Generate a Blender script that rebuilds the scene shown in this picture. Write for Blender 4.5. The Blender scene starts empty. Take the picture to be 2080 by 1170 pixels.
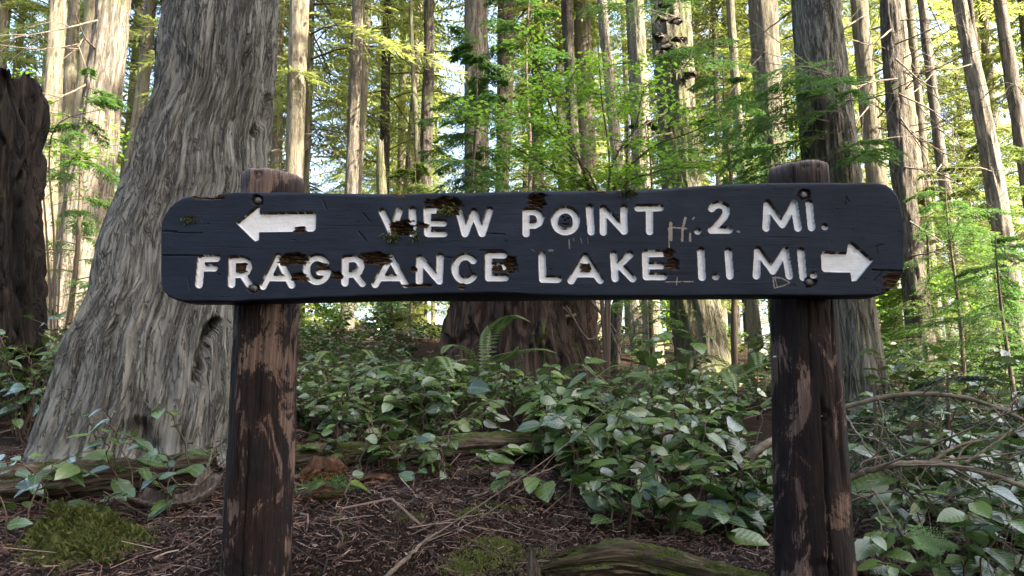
import bpy, math, random
import numpy as np
from mathutils import Matrix, Vector

# ------------------------------------------------------------------ camera, sky, sun, exposure
sc = bpy.context.scene
CAM = np.array([0.0, 0.0, 1.5]); PITCH = math.radians(8.0); FPX = 1513.2
cam_d = bpy.data.cameras.new('camera'); cam_d.sensor_width = 36.0; cam_d.lens = 36.0 * FPX / 2080.0
cam_d.clip_start = 0.05; cam_d.clip_end = 2000.0
cam = bpy.data.objects.new('camera', cam_d); sc.collection.objects.link(cam)
cam.location = CAM; cam.rotation_euler = (math.radians(90) + PITCH, 0, 0); sc.camera = cam

SUN_AZ, SUN_EL = math.radians(122), math.radians(42)      # azimuth clockwise from +Y (into the picture)
w = bpy.data.worlds.new('World'); sc.world = w; w.use_nodes = True
wn = w.node_tree.nodes; wl = w.node_tree.links
sky = wn.new('ShaderNodeTexSky'); sky.sky_type = 'NISHITA'; sky.sun_disc = False
sky.sun_elevation = SUN_EL; sky.sun_rotation = SUN_AZ; sky.air_density = 1.0; sky.dust_density = 6.0; sky.ozone_density = 0.4
bg = wn['Background']; bg.inputs['Strength'].default_value = 0.15
wl.new(sky.outputs[0], bg.inputs[0])
sd = bpy.data.lights.new('sun', 'SUN'); sd.energy = 5.0; sd.angle = math.radians(0.55); sd.color = (1.0, 0.90, 0.72)
sun = bpy.data.objects.new('sun', sd); sc.collection.objects.link(sun)
sv = Vector((math.sin(SUN_AZ) * math.cos(SUN_EL), math.cos(SUN_AZ) * math.cos(SUN_EL), math.sin(SUN_EL)))
sun.rotation_euler = sv.to_track_quat('Z', 'Y').to_euler(); sun.location = (20, -5, 20)
sc.view_settings.view_transform = 'Standard'; sc.view_settings.look = 'None'
sc.view_settings.exposure = 2.85; sc.view_settings.gamma = 1.0; sc.view_settings.use_curve_mapping = False
sc.cycles.max_bounces = 6; sc.cycles.transparent_max_bounces = 4; sc.cycles.diffuse_bounces = 3
sc.cycles.glossy_bounces = 2; sc.cycles.transmission_bounces = 3

random.seed(7); rng = np.random.default_rng(7)
COL = sc.collection

# ------------------------------------------------------------------ picture <-> place
def P(px, py, d):
    dx = (px - 1040) / FPX; dz = -(py - 585) / FPX
    c, s = math.cos(PITCH), math.sin(PITCH)
    v = np.array([dx, c - s * dz, s + c * dz])
    return CAM + v * (d / v[1])
def proj(v):
    q = np.asarray(v) - CAM; c, s = math.cos(PITCH), math.sin(PITCH)
    dep = q[..., 1] * c + q[..., 2] * s; up = -q[..., 1] * s + q[..., 2] * c
    return 1040 + FPX * q[..., 0] / dep, 585 - FPX * up / dep

# ------------------------------------------------------------------ noise
_perm = np.concatenate([np.random.default_rng(3).permutation(256)] * 3)
_g = np.random.default_rng(4).normal(size=(256, 3)); _g /= np.linalg.norm(_g, axis=1)[:, None]
def perlin(x, y, z):
    x, y, z = np.broadcast_arrays(np.asarray(x, float), np.asarray(y, float), np.asarray(z, float))
    xi = np.floor(x).astype(int); yi = np.floor(y).astype(int); zi = np.floor(z).astype(int)
    xf, yf, zf = x - xi, y - yi, z - zi; xi &= 255; yi &= 255; zi &= 255
    u, v, ww = [t * t * t * (t * (t * 6 - 15) + 10) for t in (xf, yf, zf)]
    def gr(i, j, k):
        h = _perm[_perm[_perm[xi + i] + yi + j] + zi + k]; g = _g[h]
        return g[..., 0] * (xf - i) + g[..., 1] * (yf - j) + g[..., 2] * (zf - k)
    L = lambda a, b, t: a + (b - a) * t
    return 1.6 * L(L(L(gr(0,0,0), gr(1,0,0), u), L(gr(0,1,0), gr(1,1,0), u), v),
                   L(L(gr(0,0,1), gr(1,0,1), u), L(gr(0,1,1), gr(1,1,1), u), v), ww)
def fbm(x, y, z, o=4):
    a, s, t = 1.0, 0.0, 0.0
    for k in range(o):
        s = s + a * perlin(x * 2**k + 11 * k, y * 2**k + 5 * k, z * 2**k); t += a; a *= .5
    return s / t
def sstep(a, b, x):
    t = np.clip((x - a) / (b - a), 0, 1); return t * t * (3 - 2 * t)

# ------------------------------------------------------------------ mesh helpers
def mesh(name, V, F, mats, smooth=True, attrs=None, uv=None, midx=None):
    V = np.asarray(V, np.float32).reshape(-1, 3)
    if isinstance(F, np.ndarray): F = [F]
    me = bpy.data.meshes.new(name)
    tot = np.concatenate([f.reshape(-1) for f in F]).astype(np.int32)
    sizes = np.concatenate([np.full(len(f), f.shape[1], np.int32) for f in F])
    me.vertices.add(len(V)); me.vertices.foreach_set('co', V.ravel())
    me.loops.add(len(tot)); me.loops.foreach_set('vertex_index', tot)
    me.polygons.add(len(sizes))
    st = np.zeros(len(sizes), np.int32); st[1:] = np.cumsum(sizes)[:-1]
    me.polygons.foreach_set('loop_start', st)
    me.polygons.foreach_set('loop_total', sizes)
    if midx is not None: me.polygons.foreach_set('material_index', np.asarray(midx, np.int32))
    me.polygons.foreach_set('use_smooth', np.full(len(sizes), smooth))
    for k, (ty, data) in (attrs or {}).items():
        a = me.attributes.new(k, ty, 'POINT')
        a.data.foreach_set({'FLOAT': 'value', 'FLOAT_VECTOR': 'vector', 'FLOAT_COLOR': 'color'}[ty], np.asarray(data, np.float32).ravel())
    if uv is not None:
        u = me.uv_layers.new(name='UVMap'); u.data.foreach_set('uv', np.asarray(uv, np.float32)[tot].ravel())
    me.update(calc_edges=True)
    for m in (mats if isinstance(mats, (list, tuple)) else [mats]): me.materials.append(m)
    return me
WL = {}
def link(name, me, parent=None, loc=(0, 0, 0), rot=None, scale=None):
    o = bpy.data.objects.new(name, me); COL.objects.link(o)
    o.location = loc
    if rot is not None: o.rotation_euler = rot
    if scale is not None: o.scale = scale
    if parent is not None: o.parent = parent
    return o
def tag(o, label=None, cat=None, group=None, kind=None):
    if label: o['label'] = label
    if cat: o['category'] = cat
    if group: o['group'] = group
    if kind: o['kind'] = kind
    return o
def root(name, loc, label, cat, group=None):
    o = bpy.data.objects.new(name, None); COL.objects.link(o); o.location = [float(a) for a in loc]
    o.empty_display_size = .1
    return tag(o, label, cat, group)
def wmesh(name, V, F, mats, parent=None, origin=None, **k):
    """mesh given in world coordinates; parent an unrotated thing at origin"""
    org = np.zeros(3) if origin is None else np.asarray(origin, float)
    me = mesh(name, np.asarray(V) - org, F, mats, **k)
    return link(name, me, parent, (0, 0, 0) if parent is not None else org)
class MB:
    def __init__(s): s.v = []; s.f4 = []; s.f3 = []; s.n = 0; s.m4 = []; s.m3 = []
    def add(s, V, F, m=0):
        V = np.asarray(V, float); F = np.asarray(F, int)
        if F.shape[1] == 4: s.f4.append(F + s.n); s.m4 += [m] * len(F)
        else: s.f3.append(F + s.n); s.m3 += [m] * len(F)
        s.v.append(V); s.n += len(V)
    def get(s):
        V = np.concatenate(s.v); F = []; m = []
        if s.f4: F.append(np.concatenate(s.f4)); m += s.m4
        if s.f3: F.append(np.concatenate(s.f3)); m += s.m3
        return V, F, m
def tube(pts, rad, n=5, cap=True):
    pts = np.asarray(pts, float); rad = np.broadcast_to(np.asarray(rad, float), (len(pts),))
    T = np.gradient(pts, axis=0); T /= np.linalg.norm(T, axis=1)[:, None] + 1e-9
    ref = np.array([0.31, 0.17, 0.93]);
    if abs(T.mean(0) @ ref) > .8: ref = np.array([.9, .3, .1])
    A = np.cross(T, ref); A /= np.linalg.norm(A, axis=1)[:, None] + 1e-9; B = np.cross(T, A)
    a = np.arange(n) * 2 * np.pi / n
    V = pts[:, None] + rad[:, None, None] * (A[:, None] * np.cos(a)[None, :, None] + B[:, None] * np.sin(a)[None, :, None])
    m = len(pts); i = np.arange(m - 1)[:, None] * n; j = np.arange(n)[None]
    F = np.stack([i + j, i + (j + 1) % n, i + n + (j + 1) % n, i + n + j], -1).reshape(-1, 4)
    return V.reshape(-1, 3), F
def curve(ctrl, n):
    ctrl = np.asarray(ctrl, float); m = len(ctrl)
    if m < 3: return np.array([ctrl[0] + (ctrl[-1] - ctrl[0]) * t for t in np.linspace(0, 1, n)])
    ext = np.vstack([2 * ctrl[0] - ctrl[1], ctrl, 2 * ctrl[-1] - ctrl[-2]])
    out = []
    for t in np.linspace(0, m - 1 - 1e-6, n):
        k = int(t); f = t - k; a, b, c, d = ext[k:k + 4]
        out.append(.5 * (2 * b + (c - a) * f + (2 * a - 5 * b + 4 * c - d) * f * f + (3 * b - a - 3 * c + d) * f ** 3))
    return np.array(out)
def gridfaces(nr, nc, wrap=False):
    i = np.arange(nr - 1)[:, None]; j = np.arange(nc if wrap else nc - 1)[None]
    k = (j + 1) % nc
    return np.stack([i * nc + j, i * nc + k, (i + 1) * nc + k, (i + 1) * nc + j], -1).reshape(-1, 4)

# ------------------------------------------------------------------ materials
class NT:
    def __init__(s, name):
        s.m = bpy.data.materials.new(name); s.m.use_nodes = True; s.t = s.m.node_tree
        s.b = s.t.nodes['Principled BSDF']; s.out = s.t.nodes['Material Output']
    def n(s, ty, ins=None, **pr):
        q = s.t.nodes.new('ShaderNode' + ty)
        for k, v in pr.items(): setattr(q, k, v)
        for k, v in (ins or {}).items(): s.set(q.inputs[k], v)
        return q
    def set(s, sock, v):
        if hasattr(v, 'is_output'): s.t.links.new(v, sock)
        elif isinstance(v, tuple) and len(v) == 3 and sock.type == 'RGBA': sock.default_value = (*v, 1)
        else: sock.default_value = v
    def P(s, **k):
        for a, v in k.items(): s.set(s.b.inputs[a.replace('_', ' ')], v)
    def noise(s, vec, scale, detail=4, rough=.55, dist=0.0):
        q = s.n('TexNoise', {'Vector': vec, 'Scale': scale, 'Detail': detail, 'Roughness': rough, 'Distortion': dist}); return q.outputs[0]
    def ramp(s, f, stops):
        q = s.n('ValToRGB', {0: f}); e = q.color_ramp.elements
        while len(e) < len(stops): e.new(.5)
        for i, (p, c) in enumerate(stops):
            e[i].position = p; e[i].color = (*c, 1) if isinstance(c, tuple) else (c, c, c, 1)
        return q.outputs[0]
    def mix(s, f, a, b, mode='MIX'):
        q = s.n('Mix', data_type='RGBA', blend_type=mode); s.set(q.inputs[0], f); s.set(q.inputs[6], a); s.set(q.inputs[7], b); return q.outputs[2]
    def math(s, op, a, b=0.0):
        q = s.n('Math', operation=op); s.set(q.inputs[0], a); s.set(q.inputs[1], b); return q.outputs[0]
    def vmul(s, v, sc_):
        q = s.n('VectorMath', operation='MULTIPLY'); s.set(q.inputs[0], v); q.inputs[1].default_value = sc_; return q.outputs[0]
    def attr(s, name): return s.n('Attribute', attribute_name=name)
    def bump(s, h, strength, dist, normal=None):
        q = s.n('Bump', {'Height': h, 'Strength': strength, 'Distance': dist})
        if normal is not None: s.set(q.inputs['Normal'], normal)
        return q.outputs[0]

def bark(name, dark, mid, light, moss=0.0, mosscol=(.07, .10, .02), lichen=0.0, fine=1.0, bumpd=.012, su=1.0, knots=False, crack=.75):
    t = NT(name); bk = t.attr('bk').outputs['Vector']
    n1 = t.noise(t.vmul(bk, (28 * su, 28 * su, 28 * su)), 1.0, 6, .62, .4)
    n2 = t.noise(bk, 5.0, 3)
    n3 = t.noise(t.vmul(bk, (110 * su, 110 * su, 160 * su)), 1.0, 3, .6)
    c = t.ramp(n1, [(.36, dark), (.47, mid), (.68, light)])
    c = t.mix(t.ramp(n3, [(.35, 0.0), (.75, .45)]), c, tuple(x * .62 for x in mid))
    n4 = t.noise(t.vmul(bk, (20 * su, 20 * su, 13 * su)), 1.0, 5, .6, .8); ck = t.ramp(t.math('ABSOLUTE', t.math('SUBTRACT', n4, .5)), [(.004, 1.0), (.026, 0.0)])
    n5 = t.noise(t.vmul(bk, (55 * su, 55 * su, 30 * su)), 1.0, 4, .6, .5); ck = t.math('MAXIMUM', ck, t.math('MULTIPLY', t.ramp(t.math('ABSOLUTE', t.math('SUBTRACT', n5, .47)), [(.004, 1.0), (.028, 0.0)]), .7))
    c = t.mix(t.math('MULTIPLY', ck, crack), c, tuple(x * .45 for x in dark))
    if knots:
        vo = t.n('TexVoronoi', {'Vector': t.vmul(bk, (7, 7, 20)), 'Scale': 1.0}).outputs[0]; c = t.mix(t.ramp(vo, [(.10, .9), (.17, 0.0)]), c, tuple(x * .3 for x in dark))
    c = t.mix(t.math('MULTIPLY', n2, .55), c, tuple(a * .6 + b * .4 for a, b in zip(dark, mid)))
    oi = t.n('ObjectInfo').outputs['Random']
    hs = t.n('HueSaturation', {'Color': c, 'Value': t.math('ADD', t.math('MULTIPLY', oi, .4), .8)}); c = hs.outputs[0]
    tc = t.n('TexCoord').outputs['Object']
    if lichen:
        l = t.noise(tc, 55.0, 3, .7)
        c = t.mix(t.ramp(l, [(.60, 0.0), (.68, lichen)]), c, (.30, .32, .27))
    if moss:
        mm = t.noise(tc, 2.6, 5, .7)
        c = t.mix(t.ramp(mm, [(.62 - .3 * moss, 0.0), (.80 - .3 * moss, .85)]), c, mosscol)
    h = t.math('SUBTRACT', t.math('ADD', n1, t.math('MULTIPLY', n3, .35 * fine)), t.math('MULTIPLY', ck, .8))
    t.P(Base_Color=c, Roughness=.9, Normal=t.bump(h, .9, bumpd)); t.b.inputs['Specular IOR Level'].default_value = .2
    return t.m
def leafmat(name, col, trans, rough=.55, spec=.3, tw=.45, var=.35, yellow=(.16, .17, .03), vein=False):
    t = NT(name)
    rv = t.attr('rv').outputs['Fac'] if not vein else t.n('ObjectInfo').outputs['Random']
    oi = t.n('ObjectInfo').outputs['Random']
    c = t.mix(t.math('MULTIPLY', rv, var), col, yellow)
    tcn = t.n('TexCoord').outputs['Object']
    c = t.n('HueSaturation', {'Color': c, 'Value': t.math('ADD', t.math('MULTIPLY', oi, .5), .75)}).outputs[0]
    if vein:
        uv = t.n('UVMap', uv_map='UVMap').outputs[0]; sx = t.n('SeparateXYZ', {0: uv})
        ax = t.math('ABSOLUTE', sx.outputs[0])
        mid = t.ramp(ax, [(.02, .75), (.07, 0.0)])
        wv = t.math('SINE', t.math('ADD', t.math('MULTIPLY', sx.outputs[1], 46.0), t.math('MULTIPLY', ax, -16.0)))
        sv_ = t.ramp(wv, [(.93, 0.0), (1.0, .16)])
        c = t.mix(t.math('MAXIMUM', mid, sv_), c, tuple(min(1, x * 2.1 + .02) for x in col))
        blot = t.noise(tcn, 40.0, 4, .6)
        c = t.mix(t.ramp(blot, [(.62, 0.0), (.75, .5)]), c, (.10, .07, .03))
        t.P(Normal=t.bump(t.math('ADD', wv, t.math('MULTIPLY', t.noise(tcn, 60.0, 2), 2.0)), .16, .002))
    t.P(Base_Color=c, Roughness=rough); t.b.inputs['Specular IOR Level'].default_value = spec
    tr = t.n('BsdfTranslucent', {'Color': trans})
    ms = t.n('MixShader', {0: tw}); t.t.links.new(t.b.outputs[0], ms.inputs[1]); t.t.links.new(tr.outputs[0], ms.inputs[2])
    t.t.links.new(ms.outputs[0], t.out.inputs[0])
    return t.m
def woodmat(name, a, b, c, scale=(6, 6, 60), moss=0.0, rough=.85, mosscol=(.06, .078, .016)):
    t = NT(name); bk = t.attr('bk').outputs['Vector']
    n1 = t.noise(t.vmul(bk, scale), 1.0, 6, .65, .3); n2 = t.noise(bk, 8.0, 4)
    col = t.ramp(n1, [(.3, a), (.5, b), (.72, c)])
    col = t.mix(t.ramp(n2, [(.45, 0.0), (.7, .6)]), col, a)
    h = n1
    if moss:
        g = t.n('NewGeometry').outputs['Normal']; z = t.n('SeparateXYZ', {0: g}).outputs[2]
        mm = t.math('ADD', t.math('MULTIPLY', z, .35), t.noise(bk, 9.0, 6, .7))
        f = t.ramp(mm, [(.85 - .3 * moss, 0.0), (.98 - .3 * moss, 1.0)])
        mc = t.ramp(t.noise(bk, 160.0, 2), [(.3, tuple(x * .45 for x in mosscol)), (.7, mosscol)])
        col = t.mix(f, col, mc); h = t.math('ADD', n1, t.math('MULTIPLY', t.noise(bk, 220.0, 2), f))
    t.P(Base_Color=col, Roughness=rough, Normal=t.bump(h, 1.0, .012)); t.b.inputs['Specular IOR Level'].default_value = .2
    return t.m

M_cedar = bark('cedar_bark', (.034, .034, .031), (.148, .149, .138), (.232, .235, .222), moss=.10, mosscol=(.11, .12, .075), lichen=.22, bumpd=.014)
M_cedar2 = bark('grey_green_cedar_bark', (.030, .027, .021), (.135, .126, .098), (.215, .205, .165), moss=.18, mosscol=(.10, .11, .055), lichen=.2, bumpd=.014)
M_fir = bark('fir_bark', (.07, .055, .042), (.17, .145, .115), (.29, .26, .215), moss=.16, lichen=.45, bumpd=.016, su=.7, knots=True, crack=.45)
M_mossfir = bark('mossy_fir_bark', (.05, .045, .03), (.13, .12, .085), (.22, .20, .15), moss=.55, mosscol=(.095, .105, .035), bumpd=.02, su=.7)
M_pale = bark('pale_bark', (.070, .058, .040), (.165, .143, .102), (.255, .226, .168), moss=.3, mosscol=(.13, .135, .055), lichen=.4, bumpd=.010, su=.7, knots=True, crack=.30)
M_darkbark = bark('dark_bark', (.03, .024, .019), (.085, .07, .056), (.15, .13, .105), moss=.22, lichen=.3, bumpd=.02, su=.7)
M_stump = bark('stump_bark', (.005, .003, .0025), (.030, .018, .013), (.085, .056, .041), moss=.15, bumpd=.03, su=.6)
M_snag = bark('rotten_snag', (.0025, .002, .002), (.008, .0055, .005), (.032, .024, .021), moss=.1, bumpd=.02, su=.6)
M_limb = NT('limb'); M_limb.P(Base_Color=(.085, .062, .042), Roughness=.9); M_limb = M_limb.m
M_twig = NT('dead_twig'); _n = M_twig.noise(M_twig.n('TexCoord').outputs['Object'], 30.0); M_twig.P(Base_Color=M_twig.ramp(_n, [(.3, (.05, .035, .025)), (.7, (.17, .135, .10))]), Roughness=.9); M_twig = M_twig.m
M_stem = NT('shrub_stem'); M_stem.P(Base_Color=(.06, .036, .022), Roughness=.7); M_stem = M_stem.m
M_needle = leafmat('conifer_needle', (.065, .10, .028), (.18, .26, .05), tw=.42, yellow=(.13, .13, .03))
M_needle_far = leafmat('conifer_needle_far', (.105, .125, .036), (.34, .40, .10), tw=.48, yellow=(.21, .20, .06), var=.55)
M_hemlock = leafmat('hemlock_needle', (.046, .092, .026), (.11, .24, .045), tw=.4, yellow=(.10, .13, .03))
M_hemdull = leafmat('hemlock_needle_dull', (.030, .052, .024), (.04, .08, .025), tw=.3, yellow=(.07, .08, .04))
M_maple = leafmat('spring_leaf', (.12, .22, .03), (.26, .46, .05), rough=.5, tw=.5, yellow=(.17, .22, .03))
M_salal = leafmat('salal_leaf', (.033, .066, .027), (.06, .13, .02), rough=.25, spec=.8, tw=.16, var=.75, yellow=(.085, .13, .022), vein=True)
M_salalfar = leafmat('salal_foliage', (.034, .068, .027), (.07, .15, .02), rough=.27, spec=.75, tw=.16, var=.5, yellow=(.075, .105, .025))
M_fern = leafmat('fern_frond', (.065, .12, .05), (.10, .20, .04), rough=.45, spec=.4, tw=.25)
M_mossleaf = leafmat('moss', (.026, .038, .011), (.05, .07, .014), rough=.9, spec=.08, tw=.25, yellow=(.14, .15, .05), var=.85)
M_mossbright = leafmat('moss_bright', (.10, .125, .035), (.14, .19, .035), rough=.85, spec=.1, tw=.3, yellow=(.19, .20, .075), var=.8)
M_cedarleaf = leafmat('cedar_sprig', (.06, .15, .04), (.08, .2, .03), rough=.45, tw=.25)

# ------------------------------------------------------------------ terrain
_cp = [(1040,1330,1.5),(500,1330,1.5),(1650,1330,1.5),(900,1170,1.75),(300,1165,1.75),(1600,1190,1.75),(900,1060,2.1),(200,1080,2.1),
       (1500,1120,2.1),(2000,1190,2.0),(700,970,2.5),(1300,1010,2.6),(1900,1070,2.5),(300,945,2.8),(1000,880,3.4),(1400,905,3.4),
       (1900,960,3.4),(60,860,4.0),(600,810,4.5),(1000,765,5.5),(1450,785,6.0),(1750,805,5.0),(2000,830,6.0),(0,720,6.5),(700,678,9),(300,690,9),
       (0,670,9),(1200,715,9),(1600,745,9),(2000,770,9),(300,655,16),(1000,672,16),(1700,725,16),(2100,745,16),(0,650,40),(1040,675,40),(2080,725,40)]
_C = [P(*c) for c in _cp] + [np.array(v) for v in ((-3,.5,.9),(0,.5,.78),(3,.5,.7),(-6,-4,.6),(0,-4,.5),(6,-4,.5),(-8,3,1.6),(8,3,1.0),(14,5,.9),(-14,6,2.4),(14,-4,.6))]
_C = np.array(_C)
def _wr(x, y):   # compress distance so near detail and far ground share one fit
    r = np.hypot(x, y) + 1e-6; k = np.log1p(r) / r; return x * k, y * k
def _phi(r): return np.where(r > 1e-9, r * r * np.log(r + 1e-12), 0)
_a, _b = _wr(_C[:, 0], _C[:, 1]); _Nn = len(_C)
_K = _phi(np.hypot(_a[:, None] - _a, _b[:, None] - _b)) + np.eye(_Nn) * .004
_Q = np.column_stack([np.ones(_Nn), _a, _b])
_sol = np.linalg.solve(np.block([[_K, _Q], [_Q.T, np.zeros((3, 3))]]), np.concatenate([_C[:, 2], np.zeros(3)]))
def ground(x, y):
    x = np.asarray(x, float); y = np.asarray(y, float); sh = np.broadcast(x, y).shape
    x, y = [np.broadcast_to(q, sh).ravel() for q in (x, y)]
    r = np.hypot(x, y); k = np.minimum(1, 45 / (r + 1e-6)); a, b = _wr(x * k, y * k)
    z = np.zeros(len(a))
    for i in range(0, len(a), 20000):
        z[i:i+20000] = _phi(np.hypot(a[i:i+20000, None] - _a, b[i:i+20000, None] - _b)) @ _sol[:_Nn]
    z += _sol[_Nn] + _sol[_Nn + 1] * a + _sol[_Nn + 2] * b
    z += .05 * fbm(x * .9, y * .9, 3.3, 3) + .018 * fbm(x * 6, y * 6, 1.7, 3)
    return z.reshape(sh)
def gz(x, y): return float(ground(np.array([x]), np.array([y]))[0])
def gpt(px, d):
    """ground point under picture column px at depth d"""
    x = 0.0
    for _ in range(4):
        z = gz(x, d); dep = d * math.cos(PITCH) + (z - 1.5) * math.sin(PITCH); x = (px - 1040) / FPX * dep
    return np.array([x, d, gz(x, d)])
def spaced(a, fine0, fine1, step, b, g):
    s = list(np.arange(fine0, fine1, step)); v, st = fine1, step
    while v < b: s.append(v); st *= g; v += st
    s.append(b); v, st = fine0, step; lo = []
    while v > a: st *= g; v -= st; lo.append(v)
    return np.array(sorted(lo) + s)
gx = spaced(-320, -2.2, 2.6, .026, 320, 1.09); gy = spaced(-60, 1.2, 3.4, .022, 400, 1.07)
X, Y = np.meshgrid(gx, gy); Z = ground(X, Y)
t = NT('forest_floor'); tc = t.n('TexCoord').outputs['Object']
n1 = t.noise(tc, 3.0, 5); n2 = t.noise(tc, 70.0, 5, .7); n3 = t.noise(t.vmul(tc, (160, 40, 60)), 1.0, 3, .7)
c = t.ramp(n2, [(.3, (.003, .002, .0015)), (.5, (.013, .007, .005)), (.75, (.042, .026, .019))])
c = t.mix(t.ramp(n3, [(.5, 0.0), (.7, .7)]), c, (.07, .043, .031))
c = t.mix(t.ramp(t.noise(tc, 5.5, 5, .7), [(.60, 0.0), (.72, .7)]), c, (.055, .075, .016))
t.P(Base_Color=c, Roughness=.95, Normal=t.bump(t.math('ADD', n2, n3), 1.0, .02)); t.b.inputs['Specular IOR Level'].default_value = .1
g = wmesh('ground', np.stack([X, Y, Z], -1), gridfaces(len(gy), len(gx)), t.m); tag(g, kind='structure')

# ------------------------------------------------------------------ the trail sign
F_ = []
DL, DR = 1.535, 1.475                       # the right end stands a little nearer
pl0, pl1 = P(326, 500, DL), P(1842, 485, DR)
ux = pl1 - pl0; ux[2] = 0; ux /= np.linalg.norm(ux); nrm = np.array([ux[1], -ux[0], 0.0])   # faces the camera
def onsign(px, py):
    dx = (np.asarray(px) - 1040) / FPX; dz = -(np.asarray(py) - 585) / FPX
    c, s = math.cos(PITCH), math.sin(PITCH)
    D = np.stack([dx, c - s * dz, s + c * dz], -1)
    k = ((pl0 - CAM) @ nrm) / (D @ nrm); return CAM + D * k[..., None]
K = .29056
Z1 = lambda x, y: (300 + K * x, 320 + K * y)
Z2 = lambda x, y: (800 + K * x, 320 + K * y)
Z3 = lambda x, y: (1300 + K * x, 300 + K * y)
def arc(cx, cy, rx, ry, a0, a1, n=18): return [(cx + rx * math.cos(math.radians(a)), cy - ry * math.sin(math.radians(a))) for a in np.linspace(a0, a1, n)]
letters = [   # (name, zoom frame, strokes)
 ('V', Z1, [[(1640,378),(1706,520),(1757,372)]]), ('I', Z1, [[(1850,366),(1853,530)]]),
 ('E', Z2, [[(345,364),(233,364),(236,530),(350,530)],[(236,455),(345,455)]]), ('W', Z2, [[(455,372),(497,530),(557,378),(618,530),(668,368)]]),
 ('P', Z2, [[(925,530),(925,376),(985,376),(1014,392),(1026,422),(1014,455),(985,470),(925,472)]]), ('O', Z2, [arc(1200,440,76,77,0,360,30)]),
 ('I', Z2, [[(1368,350),(1380,517)]]), ('N', Z2, [[(1465,520),(1465,357),(1610,512),(1610,352)]]), ('T', Z2, [[(1707,350),(1863,350)],[(1786,350),(1790,516)]]),
 ('dot', Z3, [[(404,583),(404.5,583)]]), ('2', Z3, [[(502,424),(522,402),(560,396),(598,414),(604,450),(585,488),(500,576),(622,574)]]),
 ('M', Z3, [[(882,560),(890,390),(996,535),(1078,390),(1105,560)]]), ('I', Z3, [[(1183,386),(1200,557)]]), ('dot', Z3, [[(1292,552),(1292.5,552)]]),
 ('F', Z1, [[(357,888),(374,704),(480,702)],[(368,770),(463,770)]]), ('R', Z1, [[(585,885),(591,712),(655,711),(694,728),(703,765),(688,798),(655,815),(590,817)],[(660,815),(710,888)]]),
 ('A', Z1, [[(805,897),(908,692),(1005,890)],[(848,838),(985,838)]]),
 ('G', Z1, [arc(1183,780,74,84,36,352,28)+[(1256,796),(1200,797)]]),
 ('R', Z1, [[(1378,875),(1381,707),(1442,703),(1482,720),(1491,760),(1476,795),(1442,813),(1380,815)],[(1448,813),(1500,878)]]),
 ('A', Z1, [[(1590,885),(1697,692),(1803,885)],[(1636,838),(1772,838)]]), ('N', Z2, [[(178,865),(181,702),(317,862),(323,692)]]),
 ('C', Z2, [arc(500,775,73,84,42,318,24)]), ('E', Z2, [[(767,679),(662,679),(662,840),(778,838)],[(662,760),(768,760)]]),
 ('L', Z2, [[(1035,680),(1040,850),(1147,850)]]), ('A', Z2, [[(1240,860),(1338,692),(1442,856)],[(1282,812),(1402,812)]]),
 ('K', Z2, [[(1537,677),(1548,845)],[(1650,677),(1560,765)],[(1578,752),(1670,845)]]), ('E', Z2, [[(1876,669),(1760,669),(1765,831),(1884,830)],[(1764,755),(1870,755)]]),
 ('1', Z3, [[(425,720),(435,905)]]), ('dot', Z3, [[(530,902),(530.5,902)]]), ('1', Z3, [[(617,722),(630,895)]]),
 ('M', Z3, [[(815,895),(825,715),(930,860),(1015,715),(1045,895)]]), ('I', Z3, [[(1125,722),(1142,905)]]), ('dot', Z3, [[(1215,890),(1215.5,890)]])]
arrows = [[Z1(*p) for p in ((622,457),(765,337),(781,341),(780,386),(1163,381),(1173,392),(1172,498),(1153,514),(776,518),(772,574),(752,582),(738,572))],
          [Z3(*p) for p in ((1268,745),(1283,727),(1449,735),(1460,668),(1480,657),(1628,785),(1512,928),(1484,930),(1475,870),(1288,865),(1275,850))]]
def seg_d(X, Y, a, b):
    ax, ay = a; bx, by = b; dx, dy = bx - ax, by - ay; t_ = np.clip(((X - ax) * dx + (Y - ay) * dy) / (dx * dx + dy * dy + 1e-9), 0, 1)
    return np.hypot(X - ax - t_ * dx, Y - ay - t_ * dy)
def poly_sd(X, Y, p):
    d = np.full(X.shape, 1e9); ins = np.zeros(X.shape, bool)
    for a, b in zip(p, p[1:] + p[:1]):
        d = np.minimum(d, seg_d(X, Y, a, b))
        cnd = (a[1] > Y) != (b[1] > Y)
        ins ^= cnd & (X < (b[0] - a[0]) * (Y - a[1]) / (b[1] - a[1] + 1e-12) + a[0])
    return np.where(ins, -d, d)
top_c = np.array([(326,462),(329,447),(335,434),(344,421),(356,410),(370,402),(392,397),(410,398),(430,397.5),(450,393),(474,390),(590,389.5),(700,391),(800,391.5),(880,390),(1000,388),(1100,386.5),(1200,385),(1290,384),(1340,381),(1400,377),(1431,375),(1500,372.5),(1561,370.5),(1700,370),(1782,370),(1800,373),(1813,381),(1823,393),(1829,408),(1833,430),(1836,460)])
bot_c = np.array([(326,560),(327,575),(331,590),(341,602),(357,609),(378,612.5),(474,613),(520,610),(600,607),(706,603),(800,599.5),(900,597),(1003,595),(1050,597),(1090,599.5),(1178,602),(1381,602),(1500,600.5),(1600,600),(1700,601),(1780,600),(1800,595),(1818,582),(1830,566),(1836,545)])
bx0, bx1 = 326.0, 1836.0
nc, nr = 1180, 186
cx = np.concatenate([bx0 + 12 * np.linspace(0, 1, 22) ** 2, np.linspace(bx0 + 13.2, bx1 - 13.2, nc - 44), bx1 - 12 * np.linspace(1, 0, 22) ** 2])
tp = np.interp(cx, top_c[:, 0], top_c[:, 1]) + .9 * fbm(cx * .02, 0, 5.2, 4) + .5 * fbm(cx * .15, 0, 9.2, 2)
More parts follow.
